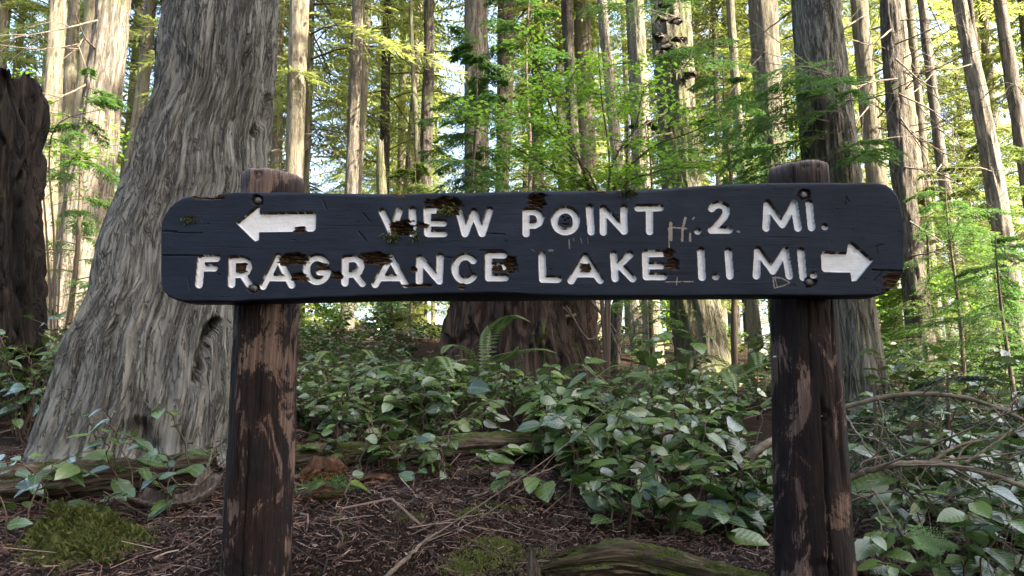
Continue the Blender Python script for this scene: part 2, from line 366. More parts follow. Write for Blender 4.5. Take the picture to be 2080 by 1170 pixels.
bt = np.interp(cx, bot_c[:, 0], bot_c[:, 1]) + .9 * fbm(cx * .02, 3, 5.2, 4)
rr = np.linspace(0, 1, nr)
PX = np.broadcast_to(cx, (nr, nc)).copy(); PY = tp[None] + (bt - tp)[None] * rr[:, None]
PX += 4.0 * ((PY - 370) / 240 - .5) * sstep(1780, 1836, PX)       # the right end leans outwards towards its foot
wob = .9 * fbm(PX * .06, PY * .06, 8.1, 3)
depth = np.zeros(PX.shape); white = np.zeros(PX.shape); rot = np.zeros(PX.shape); scr = np.zeros(PX.shape); lid = np.full(PX.shape, -1)
for li, (nm, zf, strokes) in enumerate(letters):
    pts = [[zf(*p) for p in s] for s in strokes]; r = 6.6 if nm == 'dot' else 7.1
    al = np.array([q for s in pts for q in s]); x0, y0 = al.min(0) - 16; x1, y1 = al.max(0) + 16
    jj = np.where((cx > x0) & (cx < x1))[0]; sl = (slice(None), slice(jj[0], jj[-1] + 1))
    A, B = PX[sl], PY[sl]; d = np.full(A.shape, 1e9)
    for s in pts:
        for a, b in zip(s[:-1], s[1:]): d = np.minimum(d, seg_d(A, B, a, b))
    d = d - r + wob[sl] * .8
    depth[sl] = np.maximum(depth[sl], 8.0 * sstep(.5, -1.5, d)); white[sl] = np.maximum(white[sl], sstep(.55, -.35, d)); lid[sl] = np.where(d < .2, li, lid[sl])
for ai, pl in enumerate(arrows):
    d = poly_sd(PX, PY, pl) + wob * .5 - .5
    depth = np.maximum(depth, 7.5 * sstep(.5, -1.5, d)); white = np.maximum(white, sstep(.55, -.35, d)); lid = np.where(d < .2, len(letters) + ai, lid)
# upper walls of the cuts: paint lost, bare grimy wood
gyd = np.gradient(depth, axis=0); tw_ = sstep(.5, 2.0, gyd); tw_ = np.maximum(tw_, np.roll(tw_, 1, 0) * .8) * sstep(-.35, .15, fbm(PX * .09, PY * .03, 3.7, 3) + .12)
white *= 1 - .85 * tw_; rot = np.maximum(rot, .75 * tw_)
# rot holes: (frame, x0, x1, y0, y1, depth)
holes = [(Z1,1690,1865,440,550,17),(Z2,235,485,278,356,14),(Z2,350,450,335,400,9),(Z2,945,1060,250,352,12),(Z1,920,1110,668,748,11),(Z1,1000,1115,805,862,9),(Z1,612,688,732,800,8),
         (Z1,1500,1700,662,750,11),(Z2,775,860,690,800,11),(Z2,1885,1960,640,700,10),(Z2,1900,1995,705,790,7),(Z1,1015,1105,482,530,8),(Z1,1185,1262,735,772,9),(Z1,1285,1355,790,850,8),(Z1,1790,1990,883,905,7),
         (Z1,1870,1960,455,490,7),(Z3,1700,1850,880,1000,5),(Z1,290,520,258,295,6),(Z2,690,760,745,800,6),(Z2,120,160,765,800,6),(Z2,1300,1375,735,795,6),(Z2,1400,1500,225,245,5),(Z1,1720,1810,245,275,5),(Z2,450,500,880,925,5)]
hn = fbm(PX * .055, PY * .16, 2.2, 4)
for zf, x0, x1, y0, y1, dp in holes:
    a, b = zf((x0 + x1) / 2, (y0 + y1) / 2); rx, ry = K * (x1 - x0) / 2, K * (y1 - y0) / 2
    q = (np.abs((PX - a) / rx) ** 2.6 + np.abs((PY - b) / ry) ** 2.6) ** (1 / 2.6) - 1 + .75 * hn
    m = sstep(.10, -.10, q); k = sstep(.12, -.35, q) * dp * (1 + .9 * fbm(PX * .05, PY * .5, 6.6, 3))
    depth = np.where(m > .02, np.maximum(depth * (dp > 8), k) * m + depth * (1 - m), depth); rot = np.maximum(rot, m); white *= 1 - m * .97
# bolts sit in dark gouged sockets
bolts = [Z1(765, 297), Z1(738, 913), Z3(1150, 327), Z3(1190, 938)]
for a, b in bolts:
    q = np.hypot((PX - a) / 12.5, (PY - b) / 10.5) - 1 + .45 * hn; m = sstep(.12, -.15, q)
    depth = np.maximum(depth, 7 * m); white *= 1 - m; scr = np.where(m > .3, -m, scr)
# splits along the grain, slits and dings
splits = [(Z1(78,683),Z1(352,684),1.1,4),(Z1(98,514),Z1(205,517),1.0,3),(Z1(180,526),Z1(382,528),.9,3),(Z3(1625,855),Z3(1830,862),1.6,4),(Z3(1640,930),Z3(1700,868),1.5,3),(Z3(1830,870),Z3(1850,930),1.2,3),
          (Z1(1505,390),Z1(1555,450),1.2,3),(Z1(1475,520),Z1(1525,580),1.3,3),(Z1(280,850),Z1(293,915),1.0,3),(Z1(1225,300),Z1(1250,360),1.6,2),(Z2(850,720),Z2(868,800),1.2,3),(Z2(515,740),Z2(540,805),1.0,3),
          (Z2(350,698),Z2(410,700),1.2,3),(Z2(600,650),Z2(760,648),1.1,3),(Z3(1655,690),Z3(1700,675),1.2,2),(Z3(1655,690),Z3(1660,740),1.2,2),(Z3(1440,345),Z3(1435,405),1.2,2),(Z3(1440,345),Z3(1465,380),1.2,2),
          (Z2(640,530),Z2(775,537),1.0,3),(Z1(320,620),Z1(760,634),.5,1),(Z1(1180,475),Z1(1640,480),.5,1),(Z3(900,625),Z3(1180,632),.7,-1),(Z1(600,455),Z1(620,600),.0,0)]
for a, b, r, dp in splits:
    if not r: continue
    d = seg_d(PX, PY, a, b) + .7 * hn
    m = sstep(r + .5, r - .6, d); depth += (1 - rot) * m * abs(dp) * .8; scr = np.where(m > .3, -m, scr)
dn = perlin(PX * .055, PY * .30, 4.4) + .35 * perlin(PX * .2, PY * .8, 2.4); ding = sstep(.80, 1.0, dn) * (1 - white)
depth += 2.2 * ding; scr = np.where(ding > .2, -ding, scr)
for (a, b) in [Z2(1180,418), Z2(1217,428), Z2(1193,440)]:
    m = sstep(2.6, 1.6, np.hypot(PX - a, PY - b)); depth += 3 * m; scr = np.where(m > .3, -m, scr)
m = sstep(1.8, .9, seg_d(PX, PY, Z2(1180, 466), Z2(1220, 468))); depth += 3 * m; scr = np.where(m > .3, -m, scr)
# knife marks: an H and a D, a cross, and odd scrapes showing pale wood
marks = [([(215,530),(215,640)],3.4),([(215,555),(325,565)],1.2),([(318,490),(300,560),(295,650)],2.2),([(352,600),(352,650)],2.0),([(370,500),(380,485)],1.2),([(175,938),(375,935)],.8),([(262,905),(255,965)],.8),
         ([(930,905),(940,980),(1000,965),(1050,942),(990,910),(930,905)],1.1),([(945,915),(960,970)],.8),([(200,560),(205,700)],.8),([(680,585),(695,588)],1.5)]
for s, r in marks:
    s = [Z3(*p) for p in s]
    for a, b in zip(s[:-1], s[1:]):
        d = seg_d(PX, PY, a, b) + 1.0 * fbm(PX * .25, PY * .12, 3.1, 2); mm = sstep(r + .5, r - .4, d) * (1 - white); scr = np.where(mm > .25, mm, scr); depth += .6 * mm
for a, b, r in [(Z2(1225,575), Z2(1228,635), 1.6), (Z2(1255,565), Z2(1258,585), 1.0), (Z2(1305,560), Z2(1315,600), 1.0), (Z2(1355,560), Z2(1358,600), .9), (Z2(960,640), Z2(985,655), .9), (Z2(1085,650), Z2(1110,650), 2.2)]:
    mm = sstep(r + .6, r - .4, seg_d(PX, PY, a, b)); scr = np.where(mm > .25, mm * .5, scr)
# rounded arrises
te, be = PY - tp[None], bt[None] - PY; le, ri = PX - bx0, bx1 + 2 - PX
def rnd(e, r): return np.where(e < r, r - np.sqrt(np.clip(r * r - (r - e) ** 2, 0, None)), 0)
back = rnd(te, 9 + 3 * fbm(cx * .01, 0, 1.1, 2))*(.45 + .75 * sstep(500, 720, PX) * (1 - .7 * sstep(1380, 1520, PX))) + rnd(be, 4) + .7 * rnd(le, 4) + .7 * rnd(ri, 4)
tot = depth + back + .35 * fbm(PX * .012, PY * .10, 7.7, 3) + 1.2 * fbm(PX * .004, PY * .01, 1.3, 2)
scale_mm = .001
VF = onsign(PX, PY) - nrm * (tot * scale_mm)[..., None]
front = gridfaces(nr, nc)
fl = lid[:-1, :-1]; same = (fl >= 0) & (lid[1:, 1:] >= 0) & (lid[1:, :-1] >= 0) & (lid[:-1, 1:] >= 0)
flid = np.where(same, fl, -1).ravel()
TH = .052
bb = bt + 4 - 6 * sstep(1780, 1836, cx) * 0; bb = np.maximum(bt + 1.0, np.interp(cx, [326, 345, 378, 474, 800, 1003, 1178, 1381, 1780, 1836], [562, 604, 613, 613.5, 606, 606, 604, 602.5, 600.5, 546]))
BT = onsign(cx, tp + 3) - nrm * TH; BB = onsign(cx + 2 * sstep(1780, 1836, cx), bb) - nrm * TH
allV = np.vstack([VF.reshape(-1, 3), BT, BB]); o1 = nr * nc; o2 = o1 + nc
i = np.arange(nc - 1); sides = [np.stack([o1 + i, o1 + i + 1, i + 1, i], -1), np.stack([(nr - 1) * nc + i, (nr - 1) * nc + i + 1, o2 + i + 1, o2 + i], -1), np.stack([o1 + i, o2 + i, o2 + i + 1, o1 + i + 1], -1)]
endl = np.array([r_ * nc for r_ in range(nr)]); endr = endl + nc - 1
BLr = np.linspace(0, 1, nr)[:, None]
eL = BT[0] + (BB[0] - BT[0]) * BLr; eR = BT[-1] + (BB[-1] - BT[-1]) * BLr
oL = len(allV); allV = np.vstack([allV, eL, eR]); oR = oL + nr; k = np.arange(nr - 1)
sides += [np.stack([endl[k], endl[k + 1], oL + k + 1, oL + k], -1), np.stack([endr[k + 1], endr[k], oR + k, oR + k + 1], -1)]
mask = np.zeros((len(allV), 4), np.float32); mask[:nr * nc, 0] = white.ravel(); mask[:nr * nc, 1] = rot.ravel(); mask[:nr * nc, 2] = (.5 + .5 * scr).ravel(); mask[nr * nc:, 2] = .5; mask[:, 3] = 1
bkv = np.zeros((len(allV), 3), np.float32); bkv[:nr * nc, 0] = (PX / 1000).ravel(); bkv[:nr * nc, 1] = (PY / 1000).ravel(); bkv[:nr * nc, 2] = 0
bkv[nr * nc:] = allV[nr * nc:] * 1.0

t = NT('sign_paint'); mk = t.attr('mask'); sp = t.n('SeparateColor', {0: mk.outputs['Color']}); bk = t.attr('bk').outputs['Vector']
gr = t.noise(t.vmul(bk, (14, 420, 14)), 1.0, 4, .6, .2); sm = t.noise(t.vmul(bk, (9, 16, 9)), 1.0, 5, .6); fi = t.noise(t.vmul(bk, (60, 500, 60)), 1.0, 3, .7)
pc = t.ramp(sm, [(.3, (.0084, .0122, .0215)), (.52, (.0118, .0168, .029)), (.75, (.018, .0245, .039))])
pc = t.mix(t.ramp(gr, [(.30, .55), (.42, 0.0)]), pc, (.009, .010, .012))
pc = t.mix(t.ramp(fi, [(.72, 0.0), (.80, .7)]), pc, (.055, .06, .065))
wc = t.ramp(t.noise(t.vmul(bk, (40, 90, 40)), 1.0, 5, .65), [(.22, (.44, .43, .43)), (.42, (.57, .575, .60)), (.7, (.64, .645, .68))])
crk = t.n('TexVoronoi', {'Vector': t.vmul(bk, (90, 55, 1)), 'Scale': 1.0}, feature='DISTANCE_TO_EDGE').outputs[0]
wc = t.mix(t.ramp(crk, [(.006, .40), (.02, 0.0)]), wc, (.34, .31, .28))
chip = t.noise(t.vmul(bk, (75, 130, 1)), 1.0, 4, .7)
edge = t.ramp(sp.outputs[0], [(.35, 1.0), (.98, 0.0)])
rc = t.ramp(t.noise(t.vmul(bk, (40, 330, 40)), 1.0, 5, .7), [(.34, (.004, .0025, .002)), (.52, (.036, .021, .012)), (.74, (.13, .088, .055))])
dirt = t.math('MULTIPLY', t.ramp(chip, [(.66, 0.0), (.74, 1.0)]), .5)
wc = t.mix(dirt, wc, (.20, .15, .11))
cc = t.mix(sp.outputs[0], pc, wc)
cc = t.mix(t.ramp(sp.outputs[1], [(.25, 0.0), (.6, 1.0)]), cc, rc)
cc = t.mix(t.ramp(sp.outputs[2], [(.60, 0.0), (.85, .85)]), cc, (.24, .21, .18))
cc = t.mix(t.ramp(sp.outputs[2], [(.10, .9), (.42, 0.0)]), cc, (.008, .008, .009))
rough = t.mix(sp.outputs[1], t.mix(sp.outputs[0], (.55, .55, .55), (.65, .65, .65)), (.95, .95, .95))
hh = t.math('ADD', gr, t.math('ADD', t.math('MULTIPLY', fi, .5), t.math('MULTIPLY', t.noise(t.vmul(bk, (50, 60, 50)), 1.0, 3), .6)))
t.P(Base_Color=cc, Roughness=rough, Normal=t.bump(hh, .4, .0015)); t.b.inputs['Specular IOR Level'].default_value = .12
M_paint = t.m
sb = onsign(np.array([1085.]), np.array([1330.]))[0]; sb[2] = gz(sb[0], sb[1])
SIGN = root('trail_sign', sb, 'long dark wooden trail sign with white carved lettering on two round posts', 'trail sign')
def sub(V, Fs, m_, b_):
    ids = np.unique(np.concatenate([f.ravel() for f in Fs])); mp = np.full(len(V), -1); mp[ids] = np.arange(len(ids))
    return V[ids], [mp[f] for f in Fs], m_[ids], b_[ids]
def piece(name, Fs, parent, org=sb):
    V, Fs, m_, b_ = sub(allV, Fs, mask, bkv)
    me = mesh(name, V - org, Fs, M_paint, attrs={'mask': ('FLOAT_COLOR', m_), 'bk': ('FLOAT_VECTOR', b_)})
    return link(name, me, parent)
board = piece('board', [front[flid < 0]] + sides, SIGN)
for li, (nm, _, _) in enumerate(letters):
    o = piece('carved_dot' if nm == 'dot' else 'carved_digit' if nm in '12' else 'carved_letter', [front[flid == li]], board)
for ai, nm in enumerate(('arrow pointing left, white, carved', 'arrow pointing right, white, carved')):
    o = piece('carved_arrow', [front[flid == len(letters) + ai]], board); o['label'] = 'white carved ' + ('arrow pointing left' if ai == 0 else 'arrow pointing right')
t = NT('bolt_metal'); n = t.noise(t.n('TexCoord').outputs['Object'], 120.0); t.P(Base_Color=t.ramp(n, [(.3, (.03, .025, .022)), (.7, (.14, .13, .125))]), Roughness=.6, Metallic=.5); M_bolt = t.m
for a, b in bolts:
    c0 = onsign(np.array([a]), np.array([b]))[0] - nrm * .006
    prof = [(.0, .0045), (.0035, .0042), (.0062, .003), (.0075, .0005), (.0075, -.002), (.0105, -.002), (.011, -.004)]
    an = np.arange(12) * np.pi / 6; up = np.array([0, 0, 1.])
    V = np.array([[c0 + nrm * h + r * (ux * math.cos(q) + up * math.sin(q)) for q in an] for r, h in prof]).reshape(-1, 3)
    me = mesh('bolt', V - sb, gridfaces(len(prof), 12, True), M_bolt); link('bolt', me, board)

# posts
t = NT('post_wood'); bk = t.attr('bk').outputs['Vector']; oi = t.n('ObjectInfo').outputs['Random']
off = t.n('VectorMath', {0: bk}, operation='ADD'); cb = t.n('CombineXYZ', {0: t.math('MULTIPLY', oi, 9.0), 1: 0.0, 2: t.math('MULTIPLY', oi, 5.0)}); t.set(off.inputs[1], cb.outputs[0]); bo = off.outputs[0]
fib = t.noise(t.vmul(bo, (150, 150, 9)), 1.0, 5, .65, .2); pat = t.noise(t.vmul(bo, (17, 17, 7)), 1.0, 6, .70, .8); fin = t.noise(t.vmul(bo, (420, 420, 16)), 1.0, 3, .7); big = t.noise(bo, 6.0, 2)
dk = t.ramp(fib, [(.3, (.0025, .0018, .002)), (.5, (.0062, .0042, .0048)), (.75, (.018, .011, .011))])
lt = t.ramp(fib, [(.3, (.040, .023, .017)), (.5, (.090, .058, .046)), (.75, (.17, .12, .097))])
rd = t.ramp(fin, [(.3, (.006, .003, .003)), (.7, (.024, .0115, .0095))])
s = t.math('ADD', pat, t.math('MULTIPLY', t.math('SUBTRACT', fin, .5), .24)); s = t.math('ADD', s, t.math('MULTIPLY', t.math('SUBTRACT', big, .5), .5))
c = t.mix(t.ramp(pat, [(.40, 0.0), (.55, .85)]), dk, rd)
c = t.mix(t.ramp(s, [(.535, 0.0), (.560, 1.0)]), c, lt)
wt = t.attr('wear').outputs['Fac']; c = t.mix(t.math('MULTIPLY', wt, t.ramp(fin, [(.35, .2), (.6, .9)])), c, (.30, .25, .235))
hh = t.math('ADD', t.math('MULTIPLY', s, -1.0), t.math('ADD', fib, t.math('MULTIPLY', fin, .5)))
t.P(Base_Color=c, Roughness=.75, Normal=t.bump(hh, .9, .005)); t.b.inputs['Specular IOR Level'].default_value = .18; M_post = t.m
def post(top, bot, w0, w1, seed, cracks, knots, tilt):
    d0 = float(onsign(np.array([float(top[0])]), np.array([500.]))[0][1]) + TH + .062
    T0, B0 = P(top[0], top[1], d0), P(bot[0], bot[1], d0)
    B1 = B0 + (B0 - T0) / (T0[2] - B0[2]) * (B0[2] - gz(B0[0], B0[1]) + .35)
    H = T0[2] - B1[2]; nu, nv = 150, 230
    v = np.concatenate([np.linspace(0, 1, nv)]); a = np.arange(nu) * 2 * np.pi / nu + np.pi / 2
    A, Vv = np.meshgrid(a, v); z = Vv * H                       # distance below the top
    R = .5 * (w0 + (w1 - w0) * np.clip(z / .8, 0, 1.3)) * d0 / FPX
    cx_, sy_ = np.cos(A), np.sin(A)
    R = R * (1 + .018 * perlin(cx_ * 1.2 + seed, sy_ * 1.2, z * 1.5) + .010 * perlin(cx_ * 5 + seed, sy_ * 5, z * 3))
    R -= .0016 * np.clip(fbm(cx_ * 14 + seed, sy_ * 14, z * 3, 3), 0, 1) * 2
    stp = sstep(.02, .06, fbm(cx_ * 2.2 + seed, sy_ * 2.2, z * 6, 3)); R -= .0022 * stp
    for ca, z0, z1, dp in cracks:
        aa = ca + .05 * perlin(z * 5, seed, 0) + .02 * perlin(z * 25, seed, 2)
        da = np.abs((A - aa + np.pi) % (2 * np.pi) - np.pi) * R
        R = R - dp * sstep(.0045, .001, da) * sstep(z0, z0 + .03, z) * sstep(z1, z1 - .05, z)
    for ka, kz, kr in knots:
        da = ((A - ka + np.pi) % (2 * np.pi) - np.pi) * .065; q = np.hypot(da, (z - kz) * .7)
        R = R - .008 * sstep(kr, kr * .5, q) + .005 * sstep(kr * .5, kr * .2, q)
    ct = T0 + (B1 - T0) * Vv[..., None]
    Vp = np.stack([ct[..., 0] + R * cx_, ct[..., 1] + R * sy_, ct[..., 2]], -1)
    # worn, slightly domed top with a soft arris
    e = .006 * fbm(cx_[0] * 3 + seed, sy_[0] * 3, 2, 3) + tilt * cx_[0]
    Vp[0, :, 2] += e - .010; Vp[0, :, :2] = ct[0, :, :2] + (Vp[0, :, :2] - ct[0, :, :2]) * .96
    for q in range(1, 6): Vp[q, :, 2] += (e - .010) * (1 - q / 6)
    rings = [Vp.reshape(-1, 3)]; wear = [np.where(True, np.exp(-np.clip(z, 0, 9) / .018) * .9, 0).ravel()]
    n0 = nu * nv; top_rings = []
    for q, rr_ in enumerate((.8, .55, .25, .03)):
        ring = ct[0] + (Vp[0] - ct[0]) * rr_; ring[:, 2] = Vp[0, :, 2] * rr_ + (T0[2] + .004) * (1 - rr_) + .003 * fbm(ring[:, 0] * 60, ring[:, 1] * 60, 0, 3); top_rings.append(ring)
    allp = np.vstack([top_rings[3], top_rings[2], top_rings[1], top_rings[0], Vp.reshape(-1, 3)])
    F = gridfaces(nv + 4, nu, True)
    wr = np.concatenate([np.full(4 * nu, 1.0), wear[0]])
    ba = np.concatenate([np.stack([allp[:4 * nu, 0], allp[:4 * nu, 1], allp[:4 * nu, 2] * .1], -1), np.stack([.066 * cx_, .066 * sy_, z], -1).reshape(-1, 3)])
    me = mesh('post', allp - sb, F, M_post, attrs={'bk': ('FLOAT_VECTOR', ba), 'wear': ('FLOAT', wr)})
    return link('post', me, SIGN)
fr = -np.pi / 2
post((555, 350), (521, 1170), 126, 131, 3.1, [(fr - .12, .55, 3, .010), (fr - .45, .3, 1.0, .006), (fr + .2, .25, .62, .007), (fr - .3, 0, .16, .006)], [(fr - .18, .022, .013), (fr + .62, .27, .010)], -.003)
post((1620, 333), (1656, 1170), 119, 150, 8.7, [(fr + .02, .5, 3, .012), (fr + .55, .2, .7, .007), (fr - .25, .22, .5, .005), (fr - .55, 0, .13, .008)], [(fr - .1, .02, .008), (fr + .4, .02, .006), (fr + .1, .55, .012), (fr - .15, .86, .03)], .002)
# staples and a nail head left on the right post
t = NT('staple'); t.P(Base_Color=(.5, .5, .5), Metallic=.9, Roughness=.35); M_staple = t.m
for px, py, nm in ((1650, 711, 'staple'), (1661, 752, 'staple'), (1670, 845, 'staple'), (1575, 725, 'nail'), (1699, 906, 'staple')):
    c0 = P(px, py, float(onsign(np.array([1620.]), np.array([500.]))[0][1]) + TH - .001 + (.018 if px < 1600 else .0)); s_ = .0035
    if nm == 'staple': V, F = tube([c0 - ux * s_ + np.array([0, .006, 0]), c0 - ux * s_, c0 + ux * s_, c0 + ux * s_ + np.array([0, .006, 0])], .0007, 4)
    else: V, F = tube([c0 + np.array([0, .01, 0]), c0 + np.array([0, -.001, 0]), c0 + np.array([0, -.002, 0])], [.0022, .0024, .0006], 8)
    link(nm, mesh(nm, V - sb, F, M_staple), SIGN)

# ------------------------------------------------------------------ leafy helpers
def rhombi(B, D, Nn, L, W, curl=0.0):
    """flat leaf faces: base B, unit direction D, normal Nn, length L, width W"""
    D = D / (np.linalg.norm(D, axis=1)[:, None] + 1e-9); S = np.cross(Nn, D); S /= np.linalg.norm(S, axis=1)[:, None] + 1e-9
    L = np.broadcast_to(L, (len(B),))[:, None]; W = np.broadcast_to(W, (len(B),))[:, None]
    dn = np.array([0, 0, -1.0]) * L * curl
    V = np.stack([B, B + D * L * .45 + S * W * .5, B + D * L + dn, B + D * L * .45 - S * W * .5], 1).reshape(-1, 3)
    return V, np.arange(len(B) * 4).reshape(-1, 4)
def boughs(r, org, az, L, rise, droop, ntw, nlf, ll, lw, spread=.32, mb=None, limb_r=.01, mleaf=0, mlimb=1):
    """fern-like conifer boughs; org (n,3), az (n), L (n)"""
    n = len(org); rad = np.stack([np.cos(az), np.sin(az), np.zeros(n)], -1); tan = np.stack([-np.sin(az), np.cos(az), np.zeros(n)], -1)
    def pos(tt): return org[:, None] + rad[:, None] * (L[:, None] * tt)[..., None] + np.array([0, 0, 1.]) * (L[:, None] * (rise[:, None] * tt - droop[:, None] * tt * tt))[..., None]
    tt = np.broadcast_to(np.linspace(.12, 1, ntw), (n, ntw)) + r.normal(0, .015, (n, ntw))
    p = pos(tt); sd_ = np.where(np.arange(ntw) % 2 == 0, 1., -1.)[None] * np.ones((n, 1))
    lt = (L[:, None] * spread * (1.12 - tt) + .10 * L[:, None]) * r.uniform(.6, 1.15, (n, ntw))
    td = rad[:, None] * .62 + tan[:, None] * (sd_ * .8)[..., None] + np.array([0, 0, 1.]) * (-.22 + r.normal(0, .16, (n, ntw)))[..., None]
    td /= np.linalg.norm(td, axis=-1)[..., None]
    q = np.broadcast_to(np.linspace(.08, 1, nlf), (n, ntw, nlf)) + r.normal(0, .02, (n, ntw, nlf)); s2 = np.where(np.arange(nlf) % 2 == 0, 1., -1.)
    b = p[:, :, None] + td[:, :, None] * (lt[..., None] * q)[..., None]; b[..., 2] -= (lt[..., None] * q * q * .25)
    pe = np.cross(np.array([0, 0, 1.]), td); pe /= np.linalg.norm(pe, axis=-1)[..., None] + 1e-9
    d = td[:, :, None] * .7 + pe[:, :, None] * (s2 * .7)[..., None] + r.normal(0, .16, (n, ntw, nlf, 3)); d[..., 2] -= .12
    nn = np.array([0, 0, 1.]) + r.normal(0, .38, (n, ntw, nlf, 3))
    ln = ll * (1.15 - .5 * q) * r.uniform(.7, 1.3, q.shape)
    V, F = rhombi(b.reshape(-1, 3), d.reshape(-1, 3), nn.reshape(-1, 3), ln.ravel(), lw * r.uniform(.7, 1.3, ln.size), .12)
    mb.add(V, F, mleaf)
    for k in range(n):
        V, F = tube(pos(np.linspace(0, 1, 7)[None].repeat(n, 0))[k] if n < 4 else org[k] + np.array([rad[k] * L[k] * s_ + np.array([0, 0, L[k] * (rise[k] * s_ - droop[k] * s_ * s_)]) for s_ in np.linspace(0, 1, 6)]), np.linspace(limb_r, limb_r * .25, 7 if n < 4 else 6) * (.5 + .5 * L[k] / L.max()), 3)
        mb.add(V, F, mlimb)
def leaf_attr(V, r, blk=4):
    n = len(V) // blk + 1; return np.repeat(r.random(n), blk)[:len(V)]
def crown_mesh(name, seed, H, R, nb, ntw, nlf, ll, lw, mat, dead=0):
    r = np.random.default_rng(seed); u = (np.arange(nb) + r.random(nb)) / nb; z = H * u ** .95
    L = R * np.clip(1.06 - u, .06, 1) ** .75 * r.uniform(.55, 1.1, nb) * sstep(-.25, .15, u); az = np.arange(nb) * 2.4 + r.normal(0, .5, nb)
    mb = MB(); boughs(r, np.stack([0 * z, 0 * z, z], -1), az, L, r.uniform(-.05, .35, nb), r.uniform(.25, .6, nb), ntw, nlf, ll, lw, mb=mb, limb_r=.022)
    for k in range(dead):       # bare dead limbs below the live crown
        a = r.uniform(0, 6.28); zz = -r.uniform(0, 1) ** .8 * H * .45; Ld = r.uniform(.4, 1.4)
        pts = [[math.cos(a + .25 * s_ ** 2) * Ld * s_, math.sin(a + .25 * s_ ** 2) * Ld * s_, zz + Ld * (.1 * s_ - .35 * s_ * s_)] for s_ in np.linspace(0, 1, 5)]
        V, F = tube(pts, np.linspace(.013, .003, 5), 3); mb.add(V, F, 1)
        for e in range(3):
            s_ = r.uniform(.3, .9); b0 = np.array(pts[int(s_ * 4)]); dd = np.array([math.cos(a + r.choice([-1, 1]) * .9), math.sin(a + .9), -.3]) * Ld * .4
            V, F = tube([b0, b0 + dd * .5 + [0, 0, .02], b0 + dd], [.006, .004, .0015], 3); mb.add(V, F, 1)
    V, F, m = mb.get()
    return mesh(name, V, F, [mat, M_limb], smooth=False, midx=m, attrs={'rv': ('FLOAT', leaf_attr(V, r))})
CR_HI = [crown_mesh('crown_high', 20 + k, 9.5, 1.5, 30, 16, 8, .20, .05, M_needle, dead=0) for k in range(3)]
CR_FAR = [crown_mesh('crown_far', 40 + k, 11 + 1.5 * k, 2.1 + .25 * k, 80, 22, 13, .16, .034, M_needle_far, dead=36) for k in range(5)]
CR_MID = [crown_mesh('crown_mid', 60 + k, 9, 2.0, 90, 26, 12, .13, .034, M_needle, dead=30) for k in range(3)]

# ------------------------------------------------------------------ trunks
def sweep(path, rad, nseg, rows, amp=.01, fu=9., fv=1.2, lump=.05, seed=0., style='furrow', twist=0.0, carve=None, flute=0.0, cw=.2):
    path = np.asarray(path, float); zz = path[:, 2]; o = np.argsort(zz); path = path[o]; rad = np.asarray(rad, float)[o]; zz = zz[o]
    cxx = np.interp(rows, zz, path[:, 0]); cyy = np.interp(rows, zz, path[:, 1]); R0 = np.interp(rows, zz, rad)
    if len(rows) > 30:
        kk = np.ones(9) / 9; sm_ = lambda q: np.convolve(np.pad(q, 4, mode='edge'), kk, 'valid'); cxx, cyy, R0 = sm_(cxx), sm_(cyy), sm_(R0)
    a = np.arange(nseg) * 2 * np.pi / nseg; A, Zr = np.meshgrid(a, rows); Rm = float(np.median(R0)); R = np.repeat(R0[:, None], nseg, 1)
    At = A + twist * Zr; c_, s_ = np.cos(At), np.sin(At)
    R = R * (1 + lump * perlin(c_ * 1.1 + seed, s_ * 1.1, Zr * .8))
    if flute: R = R * (1 + flute * np.clip((R0[:, None] / Rm - .9), 0, 2) * perlin(c_ * 2.0 + seed, s_ * 2.0, Zr * .5))
    if amp:
        n1 = perlin(Rm * c_ * fu + seed, Rm * s_ * fu, Zr * fv); n2 = perlin(Rm * c_ * fu * 2.3 + seed, Rm * s_ * fu * 2.3, Zr * fv * 2.1)
        wz = .5 + .8 * sstep(-.3, .5, perlin(c_ * 3 + seed, s_ * 3, Zr * 2)); rid = sstep(0, cw * 1.0, np.abs(n1)) * .62 * wz + sstep(0, cw * 1.1, np.abs(n2)) * .38 * wz
        if style == 'strips':
            n4 = perlin(Rm * c_ * fu * 5 + seed, Rm * s_ * fu * 5, Zr * fv * 4); n5 = perlin(Rm * c_ * fu * 1.2, Rm * s_ * fu * 1.2 + seed, Zr * fv * 6)
            rid = rid * .8 + .2 * sstep(0, cw * 1.4, np.abs(n4)) + .5 * np.clip(n5, -.2, 1) * sstep(.0, .15, n5)
        R = R + amp * (rid - .7)
    V = np.stack([cxx[:, None] + R * np.cos(A), cyy[:, None] + R * np.sin(A), Zr], -1)
    if carve is not None: V = carve(V, np.stack([cxx, cyy], -1))
    bk_ = np.stack([Rm * c_, Rm * s_, Zr / 7.0], -1)
    return V.reshape(-1, 3), gridfaces(len(rows), nseg, True), bk_.reshape(-1, 3)
